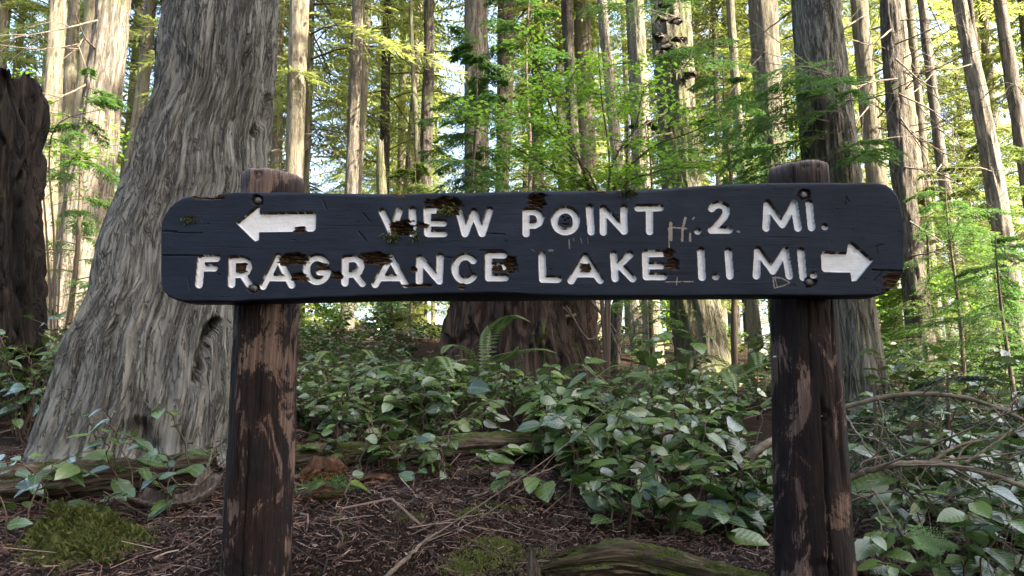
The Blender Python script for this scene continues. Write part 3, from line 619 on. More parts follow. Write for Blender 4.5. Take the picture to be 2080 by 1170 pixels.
def path_of(pts, flare=1.35, top=17., taper=.25):
    """(px,py,depth,width px) list from the top of the picture down -> world path, with the unseen top and the foot added"""
    pw = [P(p[0], p[1], p[2]) for p in pts]
    rw = [p[3] * .5 * (q[1] * math.cos(PITCH) + (q[2] - 1.5) * math.sin(PITCH)) / FPX for p, q in zip(pts, pw)]
    lo, lo2 = pw[-1], pw[-2]
    dirn = (lo - lo2) / max(1e-6, (lo2[2] - lo[2]))
    base = lo.copy(); base_r = rw[-1]
    for _ in range(6): g0 = gz(base[0], base[1]); base = lo + dirn * (lo[2] - g0)
    g0 = gz(base[0], base[1])
    path, rad = list(pw), list(rw)
    if lo[2] - g0 > .25:
        mid = lo + dirn * (lo[2] - g0 - .22); path.append(mid); rad.append(base_r * 1.05)
    path.append(np.array([base[0], base[1], g0])); rad.append(base_r * flare)
    path.append(np.array([base[0], base[1], g0 - .4])); rad.append(base_r * flare * 1.15)
    hi, hd = pw[0], (pw[0] - pw[1]) / max(1e-6, pw[0][2] - pw[1][2]); r0 = rw[0]; z0 = hi[2]
    for k in range(1, 7):
        f = k / 6; dz = (top - z0) * f; lean = hd * dz * (1 - .5 * f); path.append(np.array([hi[0] + lean[0], hi[1] + lean[1], z0 + dz])); rad.append(r0 * (1 - (1 - taper) * f))
    return np.array(path), np.array(rad), np.array([base[0], base[1], g0])
NTREE = [0]
def tree(pts, mat, label, cat='tree', group=None, nm='conifer_tree', seg=28, dz=.06, amp=.012, fu=9., fv=1.4, style='furrow', crown='hi', ch=None, top=17., flare=1.35, lump=.05, twist=0., cs=1.0):
    NTREE[0] += 1; sd0 = NTREE[0] * 3.7
    path, rad, base = path_of(pts, flare, top); zt = min(top, P(pts[0][0], -60, pts[0][2])[2])
    rows = np.concatenate([np.arange(base[2] - .4, zt, dz), np.linspace(zt, top, 12)])
    V, F, bk_ = sweep(path, rad, seg, rows, amp, fu, fv, lump, sd0, style, twist)
    R = root(nm, base, label, cat, group)
    me = mesh('trunk', V - base, F, mat, attrs={'bk': ('FLOAT_VECTOR', bk_)}); link('trunk', me, R)
    if crown:
        lst = {'hi': CR_HI, 'far': CR_FAR, 'mid': CR_MID}[crown]; cm = lst[NTREE[0] % len(lst)]
        z0 = ch if ch is not None else zt + .8
        if crown == 'hi': z0 = max(z0, 10.8)
        o = np.argsort(path[:, 2]); cxy = [np.interp(z0 + 3, path[o, 2], path[o, k]) for k in (0, 1)]
        link('crown', cm, R, (cxy[0] - base[0], cxy[1] - base[1], z0 - base[2]), (0, 0, random.uniform(0, 6.28)), (cs, cs, cs * (top + 1.2 - z0) / {'hi': 9.5, 'far': 14.5, 'mid': 9}[crown]))
    R['_axis'] = 0; del R['_axis']
    return R, path, base

# the great leaning cedar beside the left post
cp = [(444,0,3.15,222),(432,100,3.15,238),(419,200,3.15,255),(403,300,3.15,281),(388,400,3.15,310),(378,500,3.12,345),(368,600,3.1,380),(360,700,3.08,415),(354,800,3.06,448),(346,900,3.04,480),(342,960,3.02,500)]
edges = {0:(338,562),100:(322,560),200:(300,556),300:(268,552),400:(232,550),500:(198,552),600:(168,556),700:(125,565),800:(92,575),900:(62,585),960:(48,590)}
for _ in range(3):        # fit centre line and girth to the outline
    path, rad, base = path_of(cp, 1.04, 16.); rows = np.arange(base[2] - .1, 3.6, .03)
    V, F, bk_ = sweep(path, rad, 120, rows, .040, 15., .85, .05, 2.2, 'strips', -.10, None, .10, cw=.27); pxv, pyv = proj(V)
    for q, c in enumerate(cp):
        m = np.abs(pyv - c[1]) < 22
        if m.sum() > 30: L_, R_ = np.percentile(pxv[m], .5), np.percentile(pxv[m], 99.5); e = edges[c[1]]; cp[q] = (c[0] + (sum(e) - L_ - R_) / 2, c[1], c[2], c[3] * (e[1] - e[0]) / (R_ - L_))
path, rad, base = path_of(cp, 1.04, 16.)
zt = P(450, -40, 3.15)[2]; rows = np.concatenate([np.arange(base[2] - .35, zt, .0062), np.linspace(zt + .05, 16, 30)])
def carve(V, ctr):
    px, py = proj(V); frontm = (V[..., 1] < ctr[:, None, 1] + .05)
    wv = 8 * perlin(V[..., 2] * 6, V[..., 0] * 3, 1.) + 9 * perlin(V[..., 0] * 45, V[..., 2] * 9, 2.)
    def gouge(a, b, r, dp):
        nonlocal V
        d = seg_d(px + wv, py, a, b); m = sstep(r, r * .25, d) * frontm
        dirv = np.stack([V[..., 0] - ctr[:, None, 0], V[..., 1] - ctr[:, None, 1]], -1); L = np.linalg.norm(dirv, axis=-1, keepdims=True) + 1e-6
        V = V.copy(); V[..., :2] -= dirv / L * (m * dp)[..., None]
    gouge((436, 655), (404, 745), 15, .10); gouge((404, 745), (392, 772), 8, .07); gouge((548, 200), (528, 270), 13, .035); gouge((280, 880), (285, 905), 42, .05)
    return V
V, F, bk_ = sweep(path, rad, 560, rows, .040, 15., .85, .05, 2.2, 'strips', -.10, carve, .10, cw=.27)
CED = root('cedar_tree', base, 'massive leaning grey cedar with shaggy bark and broad foot behind the left post', 'tree')
link('trunk', mesh('trunk', V - base, F, M_cedar, attrs={'bk': ('FLOAT_VECTOR', bk_)}), CED)
cxy = [np.interp(9, np.sort(path[:, 2]), path[np.argsort(path[:, 2]), k]) for k in (0, 1)]
link('crown', CR_HI[0], CED, (cxy[0] - base[0], cxy[1] - base[1], 8.5 - base[2]), (0, 0, 1.), (.9, .9, .8))
# shaggy loose bark strips and lichen flakes standing off the cedar
fr_ = np.where((V[:, 1] < np.interp(V[:, 2], np.sort(path[:, 2]), path[np.argsort(path[:, 2]), 1]) + .02) & (V[:, 2] > base[2]) & (V[:, 2] < zt))[0]
ids = rng.choice(fr_, 2600); ax = np.stack([np.interp(V[ids, 2], np.sort(path[:, 2]), path[np.argsort(path[:, 2]), k]) for k in (0, 1)], -1)
ou = V[ids, :2] - ax; ou /= np.linalg.norm(ou, axis=1)[:, None]; ou = np.column_stack([ou, np.zeros(len(ids))])
dn = np.column_stack([rng.normal(0, .12, (len(ids), 1)) - .12, np.zeros((len(ids), 1)), np.ones((len(ids), 1))]) + ou * rng.uniform(.05, .45, (len(ids), 1))
dn *= rng.choice([-1, 1], (len(ids), 1)); big = rng.random(len(ids)) < .72
Vs, Fs = rhombi(V[ids] - ou * .004, dn, ou + rng.normal(0, .3, (len(ids), 3)), np.where(big, rng.uniform(.02, .10, len(ids)), rng.uniform(.006, .016, len(ids))), np.where(big, rng.uniform(.003, .010, len(ids)), rng.uniform(.005, .012, len(ids))))
o = link('bark_flakes', mesh('bark_flakes', Vs - base, Fs, M_cedar, smooth=False, attrs={'bk': ('FLOAT_VECTOR', Vs)}), CED); o['kind'] = 'stuff'

T = {}
T['mid_r'] = tree([(1656,0,4.7,90),(1690,360,4.6,108),(1722,560,4.55,92),(1738,680,4.55,90),(1746,770,4.5,104)], M_cedar2, 'stout grey-green cedar trunk rising right behind the right post', nm='cedar_tree', seg=160, dz=.014, amp=.016, fu=13, fv=1.2, style='strips', crown='hi', flare=1.2, lump=.04)
T['knot'] = tree([(1360,0,6.6,72),(1380,330,6.5,80),(1408,600,6.4,96),(1425,720,6.3,112)], M_mossfir, 'thick knobbly trunk with dark branch collars and a mossy flared foot', seg=120, dz=.025, amp=.03, fu=10, fv=2.0, crown='hi', flare=1.35, lump=.10)
T['left'] = tree([(233,0,6.6,60),(208,200,6.6,70),(182,400,6.6,86),(165,560,6.6,100)], M_fir, 'straight brown trunk between the dark rotten snag and the leaning cedar', seg=90, dz=.03, amp=.02, fu=12, fv=1.2, style='strips', crown='hi', flare=1.4)
T['c965'] = tree([(967,0,11.5,48),(969,390,11.5,50)], M_fir, 'straight grey-brown trunk above the word VIEW half veiled by hemlock sprays', seg=48, dz=.05, amp=.018, fu=10, crown='hi', ch=6.8)
T['c720'] = tree([(728,0,10,25),(720,200,10,25),(714,390,10,25)], M_fir, 'slim brown trunk dotted with dark branch stubs, a sunlit trunk touching its right', seg=36, dz=.05, amp=.012, crown='hi', ch=7.5)
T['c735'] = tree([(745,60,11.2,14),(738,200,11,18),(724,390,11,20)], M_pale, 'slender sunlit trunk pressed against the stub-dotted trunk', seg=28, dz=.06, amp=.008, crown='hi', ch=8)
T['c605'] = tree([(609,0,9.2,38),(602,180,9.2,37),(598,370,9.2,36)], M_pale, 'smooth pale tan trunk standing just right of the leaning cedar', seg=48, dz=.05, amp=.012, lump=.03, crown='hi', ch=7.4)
T['c630'] = tree([(632,0,10.5,13),(626,200,10.5,14),(620,370,10.5,16)], M_mossfir, 'thin mossy trunk hugging the right side of the smooth pale tan trunk', seg=20, dz=.08, amp=.006, crown='far', ch=5.5)
T['c870'] = tree([(872,0,10.2,20),(870,170,10.2,22),(862,390,10.2,26)], M_darkbark, 'dark lichen-flecked trunk with a thin forked stem climbing beside it', seg=36, dz=.06, amp=.014, crown='hi', ch=7.5)
T['c845'] = tree([(834,0,10.0,7),(838,130,10,9),(846,250,10,12),(851,390,10,14)], M_mossfir, 'thin bowed mossy stem against the lichen-flecked trunk', seg=16, dz=.07, amp=.004, crown=None, top=9)
T['c1018'] = tree([(1020,0,13,19),(1018,390,13,21)], M_darkbark, 'narrow dark trunk just right of the veiled grey-brown trunk', seg=24, dz=.1, amp=.012, crown='hi', ch=8.5)
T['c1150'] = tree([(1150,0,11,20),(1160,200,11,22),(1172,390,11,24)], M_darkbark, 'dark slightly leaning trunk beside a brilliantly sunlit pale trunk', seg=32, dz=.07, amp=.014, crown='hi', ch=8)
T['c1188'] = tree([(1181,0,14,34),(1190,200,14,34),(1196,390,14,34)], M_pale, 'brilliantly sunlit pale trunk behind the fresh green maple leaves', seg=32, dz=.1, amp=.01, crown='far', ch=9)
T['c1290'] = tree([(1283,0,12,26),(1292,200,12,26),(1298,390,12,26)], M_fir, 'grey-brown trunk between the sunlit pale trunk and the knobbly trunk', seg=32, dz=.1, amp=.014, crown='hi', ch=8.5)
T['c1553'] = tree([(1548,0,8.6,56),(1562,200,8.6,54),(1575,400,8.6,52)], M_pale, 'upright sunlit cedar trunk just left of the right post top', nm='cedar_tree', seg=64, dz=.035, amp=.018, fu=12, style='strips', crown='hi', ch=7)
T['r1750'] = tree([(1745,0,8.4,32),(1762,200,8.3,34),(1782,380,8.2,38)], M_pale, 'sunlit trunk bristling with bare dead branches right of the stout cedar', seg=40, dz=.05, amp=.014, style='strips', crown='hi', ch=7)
T['r1815'] = tree([(1805,0,7.4,34),(1818,200,7.4,36),(1838,400,7.4,42),(1862,620,7.4,50)], M_darkbark, 'dark brown trunk passing behind the right end of the sign board', seg=60, dz=.035, amp=.022, style='strips', crown='hi', ch=6.6)
T['r1890'] = tree([(1872,0,10.5,17),(1905,280,10.5,20),(1945,560,10.5,24)], M_fir, 'slim leaning trunk with wiry branches beside the dark brown trunk', seg=24, dz=.07, amp=.010, crown='hi', ch=8)
T['r1850'] = tree([(1845,0,12.5,15),(1870,250,12.5,18),(1888,500,12.5,20)], M_pale, 'thin pale trunk glimpsed behind the wiry branches', seg=20, dz=.09, amp=.008, crown='far', ch=8.5)
T['r1960'] = tree([(1948,0,7.6,24),(1985,180,7.5,32),(2022,380,7.4,36),(2050,560,7.4,38)], M_fir, 'strongly leaning brown trunk against the brightest patch of sky', seg=44, dz=.045, amp=.016, crown='hi', ch=7)
T['r1995'] = tree([(1990,160,8.2,12),(2012,330,8.2,17),(2040,560,8.2,20)], M_darkbark, 'thin dark stem joined to the strongly leaning brown trunk', seg=20, dz=.07, amp=.008, crown=None, top=10)
T['r2050'] = tree([(2030,0,9.4,22),(2058,180,9.4,26),(2092,400,9.4,28)], M_fir, 'leaning stub-dotted trunk between the sky patch and the leaning brown trunk', seg=30, dz=.07, amp=.012, crown='hi', ch=8)
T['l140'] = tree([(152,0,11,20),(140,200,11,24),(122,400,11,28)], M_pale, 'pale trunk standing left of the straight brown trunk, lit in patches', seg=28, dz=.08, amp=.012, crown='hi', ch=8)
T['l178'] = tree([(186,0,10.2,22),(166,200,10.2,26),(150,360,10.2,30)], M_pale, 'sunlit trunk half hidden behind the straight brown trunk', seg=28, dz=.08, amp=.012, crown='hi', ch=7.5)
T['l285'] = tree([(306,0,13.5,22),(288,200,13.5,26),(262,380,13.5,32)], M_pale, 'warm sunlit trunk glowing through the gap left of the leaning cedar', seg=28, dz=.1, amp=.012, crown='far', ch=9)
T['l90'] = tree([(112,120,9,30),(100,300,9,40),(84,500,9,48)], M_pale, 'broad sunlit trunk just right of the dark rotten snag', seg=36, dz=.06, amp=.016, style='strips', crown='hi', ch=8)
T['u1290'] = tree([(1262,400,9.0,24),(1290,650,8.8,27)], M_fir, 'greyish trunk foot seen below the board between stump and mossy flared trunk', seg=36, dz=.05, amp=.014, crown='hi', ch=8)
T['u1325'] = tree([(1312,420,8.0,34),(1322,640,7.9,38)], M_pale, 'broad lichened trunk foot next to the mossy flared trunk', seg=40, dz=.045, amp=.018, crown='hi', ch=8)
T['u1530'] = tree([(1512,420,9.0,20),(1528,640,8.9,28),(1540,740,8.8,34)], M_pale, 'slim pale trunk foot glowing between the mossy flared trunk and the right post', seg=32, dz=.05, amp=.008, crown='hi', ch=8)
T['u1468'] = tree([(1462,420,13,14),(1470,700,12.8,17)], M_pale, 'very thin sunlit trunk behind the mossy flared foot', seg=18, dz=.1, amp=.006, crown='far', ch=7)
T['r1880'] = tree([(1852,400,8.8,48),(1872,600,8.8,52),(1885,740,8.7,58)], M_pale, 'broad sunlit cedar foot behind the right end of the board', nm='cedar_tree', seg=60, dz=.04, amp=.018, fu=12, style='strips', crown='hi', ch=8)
# mossy broken snag and dark twin stems
def snag(pts, mat, label, zt_, nm, cat, seg=60, dz=.03, amp=.03, fu=8., jag=.12, **k):
    path, rad, base = path_of(pts, k.pop('flare', 1.2), 17.)
    rows = np.arange(base[2] - .3, zt_ + jag, dz); V, F, bk_ = sweep(path, rad, seg, rows, amp, fu, k.pop('fv', 1.6), .14, base[0] * 3, **k)
    V = V.reshape(len(rows), seg, 3); a = np.arange(seg) * 2 * np.pi / seg
    lim = zt_ + jag * fbm(np.cos(a) * 2.3 + base[0], np.sin(a) * 2.3, 1.1, 3) * 1.6
    V[..., 2] = np.minimum(V[..., 2], lim[None] + 0 * V[..., 2]); c = V[-1].mean(0); c[2] -= jag * .8
    V2 = [V.reshape(-1, 3)]
    for f in (.75, .4, .02): V2.append(c + (V[-1] - c) * [f, f, f])
    R = root(nm, base, label, cat); V = np.vstack(V2); bk_ = np.vstack([bk_] + [bk_[-seg:] * f for f in (.75, .4, .02)])
    link('trunk', mesh('trunk', V - base, gridfaces(len(rows) + 3, seg, True), mat, attrs={'bk': ('FLOAT_VECTOR', bk_)}), R); return R, base
snag([(772,300,9,14),(776,390,9,22)], M_mossfir, 'short broken mossy snag standing among the slim trunks', P(772, 285, 9)[2], 'broken_snag', 'snag', 24, .03, .01, jag=.1)
snag([(15,180,4.2,110),(20,300,4.2,116),(10,450,4.2,116),(5,580,4.2,130)], M_snag, 'dark rotten broken snag left of the straight brown trunk', P(30, 165, 4.2)[2], 'rotten_snag', 'snag', 200, .012, .07, 12., jag=.13, fv=2.2, cw=.3)
snag([(1062,440,5.4,255),(1064,620,5.35,268),(1066,690,5.3,295),(1068,740,5.25,320)], M_stump, 'huge old decaying stump with deeply furrowed reddish bark below the board', P(1060, 455, 5.4)[2], 'tree_stump', 'stump', 320, .012, .09, 9., jag=.10, fv=2.4, flare=1.12, flute=.25, cw=.22)
R, pth, b0 = tree([(1262,560,7,20),(1254,640,7,20),(1250,720,7,20)], M_darkbark, 'dark twin stems leaning beside the old stump', nm='leaning_stem', seg=16, dz=.05, amp=.005, crown=None, top=4.2)
V, F = tube([P(1252, 730, 7.0), P(1240, 680, 7.05), P(1248, 620, 7.1), P(1275, 540, 7.15)], [.04, .034, .03, .024], 10); link('stem', mesh('stem', V - b0, F, M_darkbark, attrs={'bk': ('FLOAT_VECTOR', V)}), R)

# background forest: trees standing deeper in, crowns reaching low
fr_rng = np.random.default_rng(99); spots = []
tries = 0
while len(spots) < 66 and tries < 4000:
    tries += 1; d = 13 + 34 * fr_rng.random() ** 1.25; az = fr_rng.uniform(-41, 41); x = d * math.tan(math.radians(az))
    if all((x - a) ** 2 + (d - b) ** 2 > (1.1 + .03 * d) ** 2 for a, b, in spots): spots.append((x, d))
spots += [(-8.2, 14.5), (-6.4, 17.5), (-10.5, 19.5), (-4.6, 15.5), (-11.5, 16.0)]
for k, (x, d) in enumerate(spots):
    z0 = gz(x, d); mat = (M_pale, M_fir, M_pale, M_darkbark)[k % 4]; r0 = fr_rng.uniform(.09, .2)
    ad = ('pale', 'grey-brown', 'pale', 'dark')[k % 4]; th = ('slim', 'stout')[int(r0 > .145)]; lb = th + ' ' + ad + ' trunked conifer deep in the sunlit background'
    R = root('background_conifer', (x, d, z0), lb, 'tree', lb + 's'); lean = fr_rng.normal(0, .018, 2)
    rows = np.linspace(-.3, 19, 60); pth = np.array([[lean[0] * (z - 0) + .05 * math.sin(z * .5 + k), lean[1] * z, z] for z in rows])
    V, F, bk_ = sweep(pth, r0 * np.clip(1 - rows / 24, .1, 1), 14, rows, .01, 8, 1.2, .05, k * 1.3)
    link('trunk', mesh('trunk', V, F, mat, attrs={'bk': ('FLOAT_VECTOR', bk_)}), R)
    h0 = fr_rng.uniform(.6, 5.0) * (1.0 if d > 20 else 1.3)
    link('crown', CR_FAR[k % 5], R, (lean[0] * 8, lean[1] * 8, h0), (0, 0, fr_rng.uniform(0, 6.28)), (1, 1, 1))
# conifers to the right of the sign, whose shade falls across it
for k, (x, y, s_, h0) in enumerate([(4.6,-3.9,1.25,2.6),(5.2,-1.3,1.3,2.4),(6.0,1.2,1.25,2.4),(7.6,-5.2,1.5,3.),(7.8,-2.6,1.5,2.8),(8.2,.2,1.45,3.),(10.5,-4.5,1.6,4),(10.8,-1.4,1.6,4.5)]):
    z0 = gz(x, y); R = root('shading_conifer', (x, y, z0), 'dense conifer standing to the right of the sign and shading it', 'tree', 'conifers shading the sign')
    rows = np.linspace(-.3, 14, 40); pth = np.array([[0, 0, z] for z in rows]); V, F, bk_ = sweep(pth, .18 * np.clip(1 - rows / 18, .1, 1), 12, rows, .01, 8, 1.2, .05, k * 2.3)
    link('trunk', mesh('trunk', V, F, M_fir, attrs={'bk': ('FLOAT_VECTOR', bk_)}), R)
    link('crown', CR_MID[k % 3], R, (0, 0, h0), (0, 0, k * 1.7), (s_, s_, s_ * 1.05)); 

# unseen conifers added behind and left of the camera to cut frontal sky light
for k, (x, y, s_) in enumerate([(-7.5,-1.2,1.0),(-5.6,-4.2,1.0),(-2.6,-5.6,1.05),(.6,-6.2,1.0),(3.2,-7.4,1.1),(-4.4,-8.2,1.1),(-1.2,-9.4,1.15),(-8.6,-6.4,1.1),(2.0,-11,1.2),(-9.5,2.6,1.0)]):
    z0 = gz(x, y); R = root('added_conifer', (x, y, z0), 'dense unseen conifer added out of view to dim the light on the sign front', 'tree', 'unseen conifers added to dim the frontal light')
    rows = np.linspace(-.3, 13, 30); V, F, bk_ = sweep(np.array([[0, 0, z] for z in rows]), .17 * np.clip(1 - rows / 18, .1, 1), 12, rows, .01, 8, 1.2, .05, k * 3.1)
    link('trunk', mesh('trunk', V, F, M_fir, attrs={'bk': ('FLOAT_VECTOR', bk_)}), R); link('crown', CR_MID[k % 3], R, (0, 0, .5), (0, 0, k * 1.1), (s_ * 1.15, s_ * 1.15, s_ * .95))
# ------------------------------------------------------------------ bare dead branches on the right-hand trunks
def deadbranch(R, base, ctrl, r0, n=14, forks=2, seed=0):
    rr_ = np.random.default_rng(seed); pts = curve([P(*c) for c in ctrl], n); pts += rr_.normal(0, .006, pts.shape) * np.linspace(0, 1, n)[:, None]
    mb = MB(); V, F = tube(pts, np.linspace(r0 * .85, r0 * .12, n), 5); mb.add(V, F)
    for k in range(forks + 3):
        i0 = rr_.integers(n // 4, n - 2); dd = pts[i0 + 1] - pts[i0]; dd /= np.linalg.norm(dd); side = rr_.normal(0, .7, 3); e = pts[i0] + (dd + side) * rr_.uniform(.15, .5) - [0, 0, .06]
        V, F = tube(curve([pts[i0], (pts[i0] + e) / 2 + rr_.normal(0, .02, 3), e], 5), np.linspace(r0 * .45, r0 * .12, 5), 3); mb.add(V, F)
    V, F, m = mb.get(); link('dead_branch', mesh('dead_branch', V - base, F, M_twig), R)
R, _, b0 = T['r1750']
for k, c in enumerate([[(1770,60,8.3),(1840,40,8),(1920,50,7.8)],[(1772,120,8.2),(1850,150,7.9),(1935,130,7.8)],[(1775,150,8.2),(1850,110,7.8),(1960,40,7.6)],[(1778,200,8.2),(1740,250,7.8),(1735,300,7.7)],[(1782,240,8.1),(1870,150,7.7),(1925,120,7.6)],
                       [(1780,215,8.1),(1830,250,7.8),(1900,300,7.6),(1950,330,7.5)],[(1785,260,8.1),(1850,270,7.8),(1940,250,7.6)],[(1788,310,8.0),(1840,330,7.8),(1900,370,7.6)],[(1760,30,8.3),(1700,60,8),(1650,40,7.9)],[(1790,330,8),(1740,290,7.7),(1725,240,7.6)]]): deadbranch(R, b0, c, .014, seed=k, forks=3)
R, _, b0 = T['r1815']
for k, c in enumerate([[(1818,90,7.3),(1890,60,7),(1960,20,6.9)],[(1820,120,7.3),(1880,170,7),(1950,190,6.8)],[(1825,190,7.3),(1900,230,7),(1960,290,6.8)],[(1830,240,7.3),(1880,320,7),(1900,400,6.9)],[(1838,340,7.3),(1900,350,7),(1960,380,6.9)],
                       [(1848,450,7.3),(1910,490,7),(1970,540,6.8)],[(1810,60,7.3),(1770,90,7),(1730,80,6.9)],[(1852,520,7.3),(1900,510,7.0),(1960,480,6.9)],[(1822,160,7.3),(1760,170,7),(1700,210,6.9)]]): deadbranch(R, b0, c, .012, seed=30 + k, forks=3)
R, _, b0 = T['mid_r']
for k, c in enumerate([[(1720,205,4.45),(1770,200,4.3),(1810,190,4.2),(1850,215,4.15)],[(1700,210,4.45),(1690,160,4.3),(1640,135,4.2)],[(1610,20,4.5),(1560,60,4.6),(1500,110,4.7)]]): deadbranch(R, b0, c, .009, seed=60 + k)
R, _, b0 = T['r1890']
for k, c in enumerate([[(1895,150,10.4),(1850,190,10),(1800,180,9.8)],[(1905,260,10.4),(1960,300,10),(2000,280,9.8)],[(1915,330,10.4),(1870,390,10),(1850,380,9.8)],[(1925,420,10.4),(1980,430,10),(2010,470,9.8)]]): deadbranch(R, b0, c, .013, seed=80 + k)
R, _, b0 = T['r1960']
for k, c in enumerate([[(1975,130,7.5),(1930,140,7.2),(1870,120,7)],[(1990,200,7.5),(2040,170,7.2),(2080,180,7)],[(2020,350,7.4),(1980,340,7.1),(1940,360,7)]]): deadbranch(R, b0, c, .010, seed=90 + k)
R, _, b0 = T['left']
for k, c in enumerate([[(205,40,6.5),(120,60,6.2),(0,85,6.0)],[(195,100,6.5),(170,80,6.2),(150,110,6.1)],[(180,170,6.5),(120,200,6.2),(80,225,6.1)]]): deadbranch(R, b0, c, .013, seed=110 + k)
R, _, b0 = T['knot']
for k, c in enumerate([[(1385,105,6.3),(1420,95,6.1),(1450,80,6)],[(1365,270,6.3),(1290,285,6),(1245,300,5.9)],[(1350,230,6.3),(1300,260,6),(1260,310,5.9)],[(1400,240,6.2),(1450,230,6),(1490,180,5.9)]]): deadbranch(R, b0, c, .012, seed=120 + k)
# whorls of knots on the knobbly trunk
for k, (px, py) in enumerate([(1345,40),(1372,42),(1340,75),(1380,80),(1360,95),(1345,110),(1388,108),(1370,118),(1400,150),(1352,8)]):
    c0 = P(px, py, 6.33); a = np.arange(10) * .628; V = [c0 + np.array([0, -.02 * (1 - s_ * s_), 0]) + s_ * .05 * np.array([math.cos(q) * 1.5, 0, math.sin(q) * .7]) for s_ in (.05, .5, .85, 1.1) for q in a]
    V = np.array(V); V += .012 * np.random.default_rng(k).normal(size=V.shape)
    link('branch_collar', mesh('branch_collar', V - b0, gridfaces(4, 10, True), M_darkbark, attrs={'bk': ('FLOAT_VECTOR', V)}), R)

# ------------------------------------------------------------------ understorey saplings and boughs
def sapling(nm, px, d, h, label, cat, mat, nb, Lm, zlo, seed, ll=.035, lw=.009, ntw=30, nlf=16, lean=(0, 0), azr=None, group=None, dense=1.0):
    r = np.random.default_rng(seed); b0 = gpt(px, d); R = root(nm, b0, label, cat, group)
    zz = np.linspace(0, h, 14); ax = np.stack([lean[0] * (zz / h) ** 1.5 + .02 * np.sin(zz * 3 + seed), lean[1] * (zz / h) ** 1.5, zz], -1); ax[0, 2] = -.1
    V, F = tube(ax, np.linspace(.012 + .006 * h, .004, 14), 8); link('stem', mesh('stem', V, F, M_limb), R)
    u = (np.arange(nb) + r.random(nb)) / nb; z = zlo + (h - zlo) * u; org = np.stack([np.interp(z, zz, ax[:, 0]), np.interp(z, zz, ax[:, 1]), z], -1)
    az = r.uniform(0, 6.28, nb) if azr is None else r.uniform(*azr, nb); L = Lm * (1.05 - .75 * u) * r.uniform(.5, 1.1, nb)
    mb = MB(); boughs(r, org, az, L, r.uniform(.0, .35, nb), r.uniform(.2, .5, nb), ntw, nlf, ll, lw, mb=mb, limb_r=.006)
    V, F, m = mb.get(); link('crown', mesh('crown', V, F, [mat, M_limb], smooth=False, midx=m, attrs={'rv': ('FLOAT', leaf_attr(V, r))}), R)
    return R
sapling('hemlock_sapling', 960, 5.8, 2.7, 'young hemlock with feathery sprays rising behind the word VIEW', 'sapling', M_hemlock, 60, .9, .5, 1, nlf=22)
sapling('hemlock_sapling', 1075, 7.2, 4.2, 'taller young hemlock with open dark sprays behind the word POINT', 'sapling', M_hemlock, 40, 1.1, .9, 2, ll=.045, lw=.012)
sapling('hemlock_sapling', 1330, 6.2, 2.3, 'young hemlock screening the knobbly trunk with drooping sprays', 'sapling', M_hemlock, 26, .8, .4, 3)
sapling('hemlock_sapling', 1500, 5.6, 2.5, 'slender hemlock with long side boughs left of the right post', 'sapling', M_hemlock, 26, .95, .9, 4, azr=(2.2, 6.8))
sapling('hemlock_sapling', 130, 5.4, 2.3, 'small hemlock drooping beside the dark rotten snag', 'sapling', M_hemlock, 26, .7, .5, 5)
sapling('hemlock_sapling', 1960, 6.6, 1.9, 'low hemlock fanning out right of the board end', 'sapling', M_hemlock, 30, 1.2, .2, 6)
sapling('hemlock_sapling', 2060, 5.2, 1.3, 'low hemlock with flat layered boughs above the arching dead branches', 'sapling', M_hemlock, 20, 1.0, .15, 8)
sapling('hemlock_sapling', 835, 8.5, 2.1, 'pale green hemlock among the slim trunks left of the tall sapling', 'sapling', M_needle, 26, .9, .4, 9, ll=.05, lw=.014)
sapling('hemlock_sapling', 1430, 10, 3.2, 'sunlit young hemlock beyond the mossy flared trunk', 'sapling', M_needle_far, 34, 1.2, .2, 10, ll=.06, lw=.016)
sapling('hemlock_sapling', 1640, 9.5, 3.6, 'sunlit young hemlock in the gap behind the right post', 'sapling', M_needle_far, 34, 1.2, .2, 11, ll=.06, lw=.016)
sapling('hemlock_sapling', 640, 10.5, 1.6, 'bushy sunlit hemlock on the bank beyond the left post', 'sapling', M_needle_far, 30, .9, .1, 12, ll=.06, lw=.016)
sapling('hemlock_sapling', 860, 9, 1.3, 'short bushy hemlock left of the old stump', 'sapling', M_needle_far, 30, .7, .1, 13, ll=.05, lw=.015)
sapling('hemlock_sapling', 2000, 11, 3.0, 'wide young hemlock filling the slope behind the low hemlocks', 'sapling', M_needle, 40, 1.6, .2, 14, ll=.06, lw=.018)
sapling('hemlock_sapling', 1905, 7.6, 2.2, 'shaded hemlock brushing the dark brown trunk below the board end', 'sapling', M_needle, 34, 1.1, .2, 15, ll=.045, lw=.012)
sapling('hemlock_sapling', 2040, 8.2, 2.9, 'spreading hemlock behind the strongly leaning brown trunk', 'sapling', M_needle, 40, 1.3, .3, 16, ll=.05, lw=.014)
sapling('hemlock_sapling', 1800, 2.6, .42, 'dull feathery hemlock seedling under the arching branches right of the right post', 'sapling', M_hemdull, 16, .5, .05, 17, ll=.02, lw=.0045, ntw=34, nlf=18)
sapling('hemlock_sapling', 1940, 2.9, .5, 'dull feathery hemlock seedling behind the low thick branch', 'sapling', M_hemdull, 16, .55, .05, 18, ll=.02, lw=.0045, ntw=34, nlf=18)
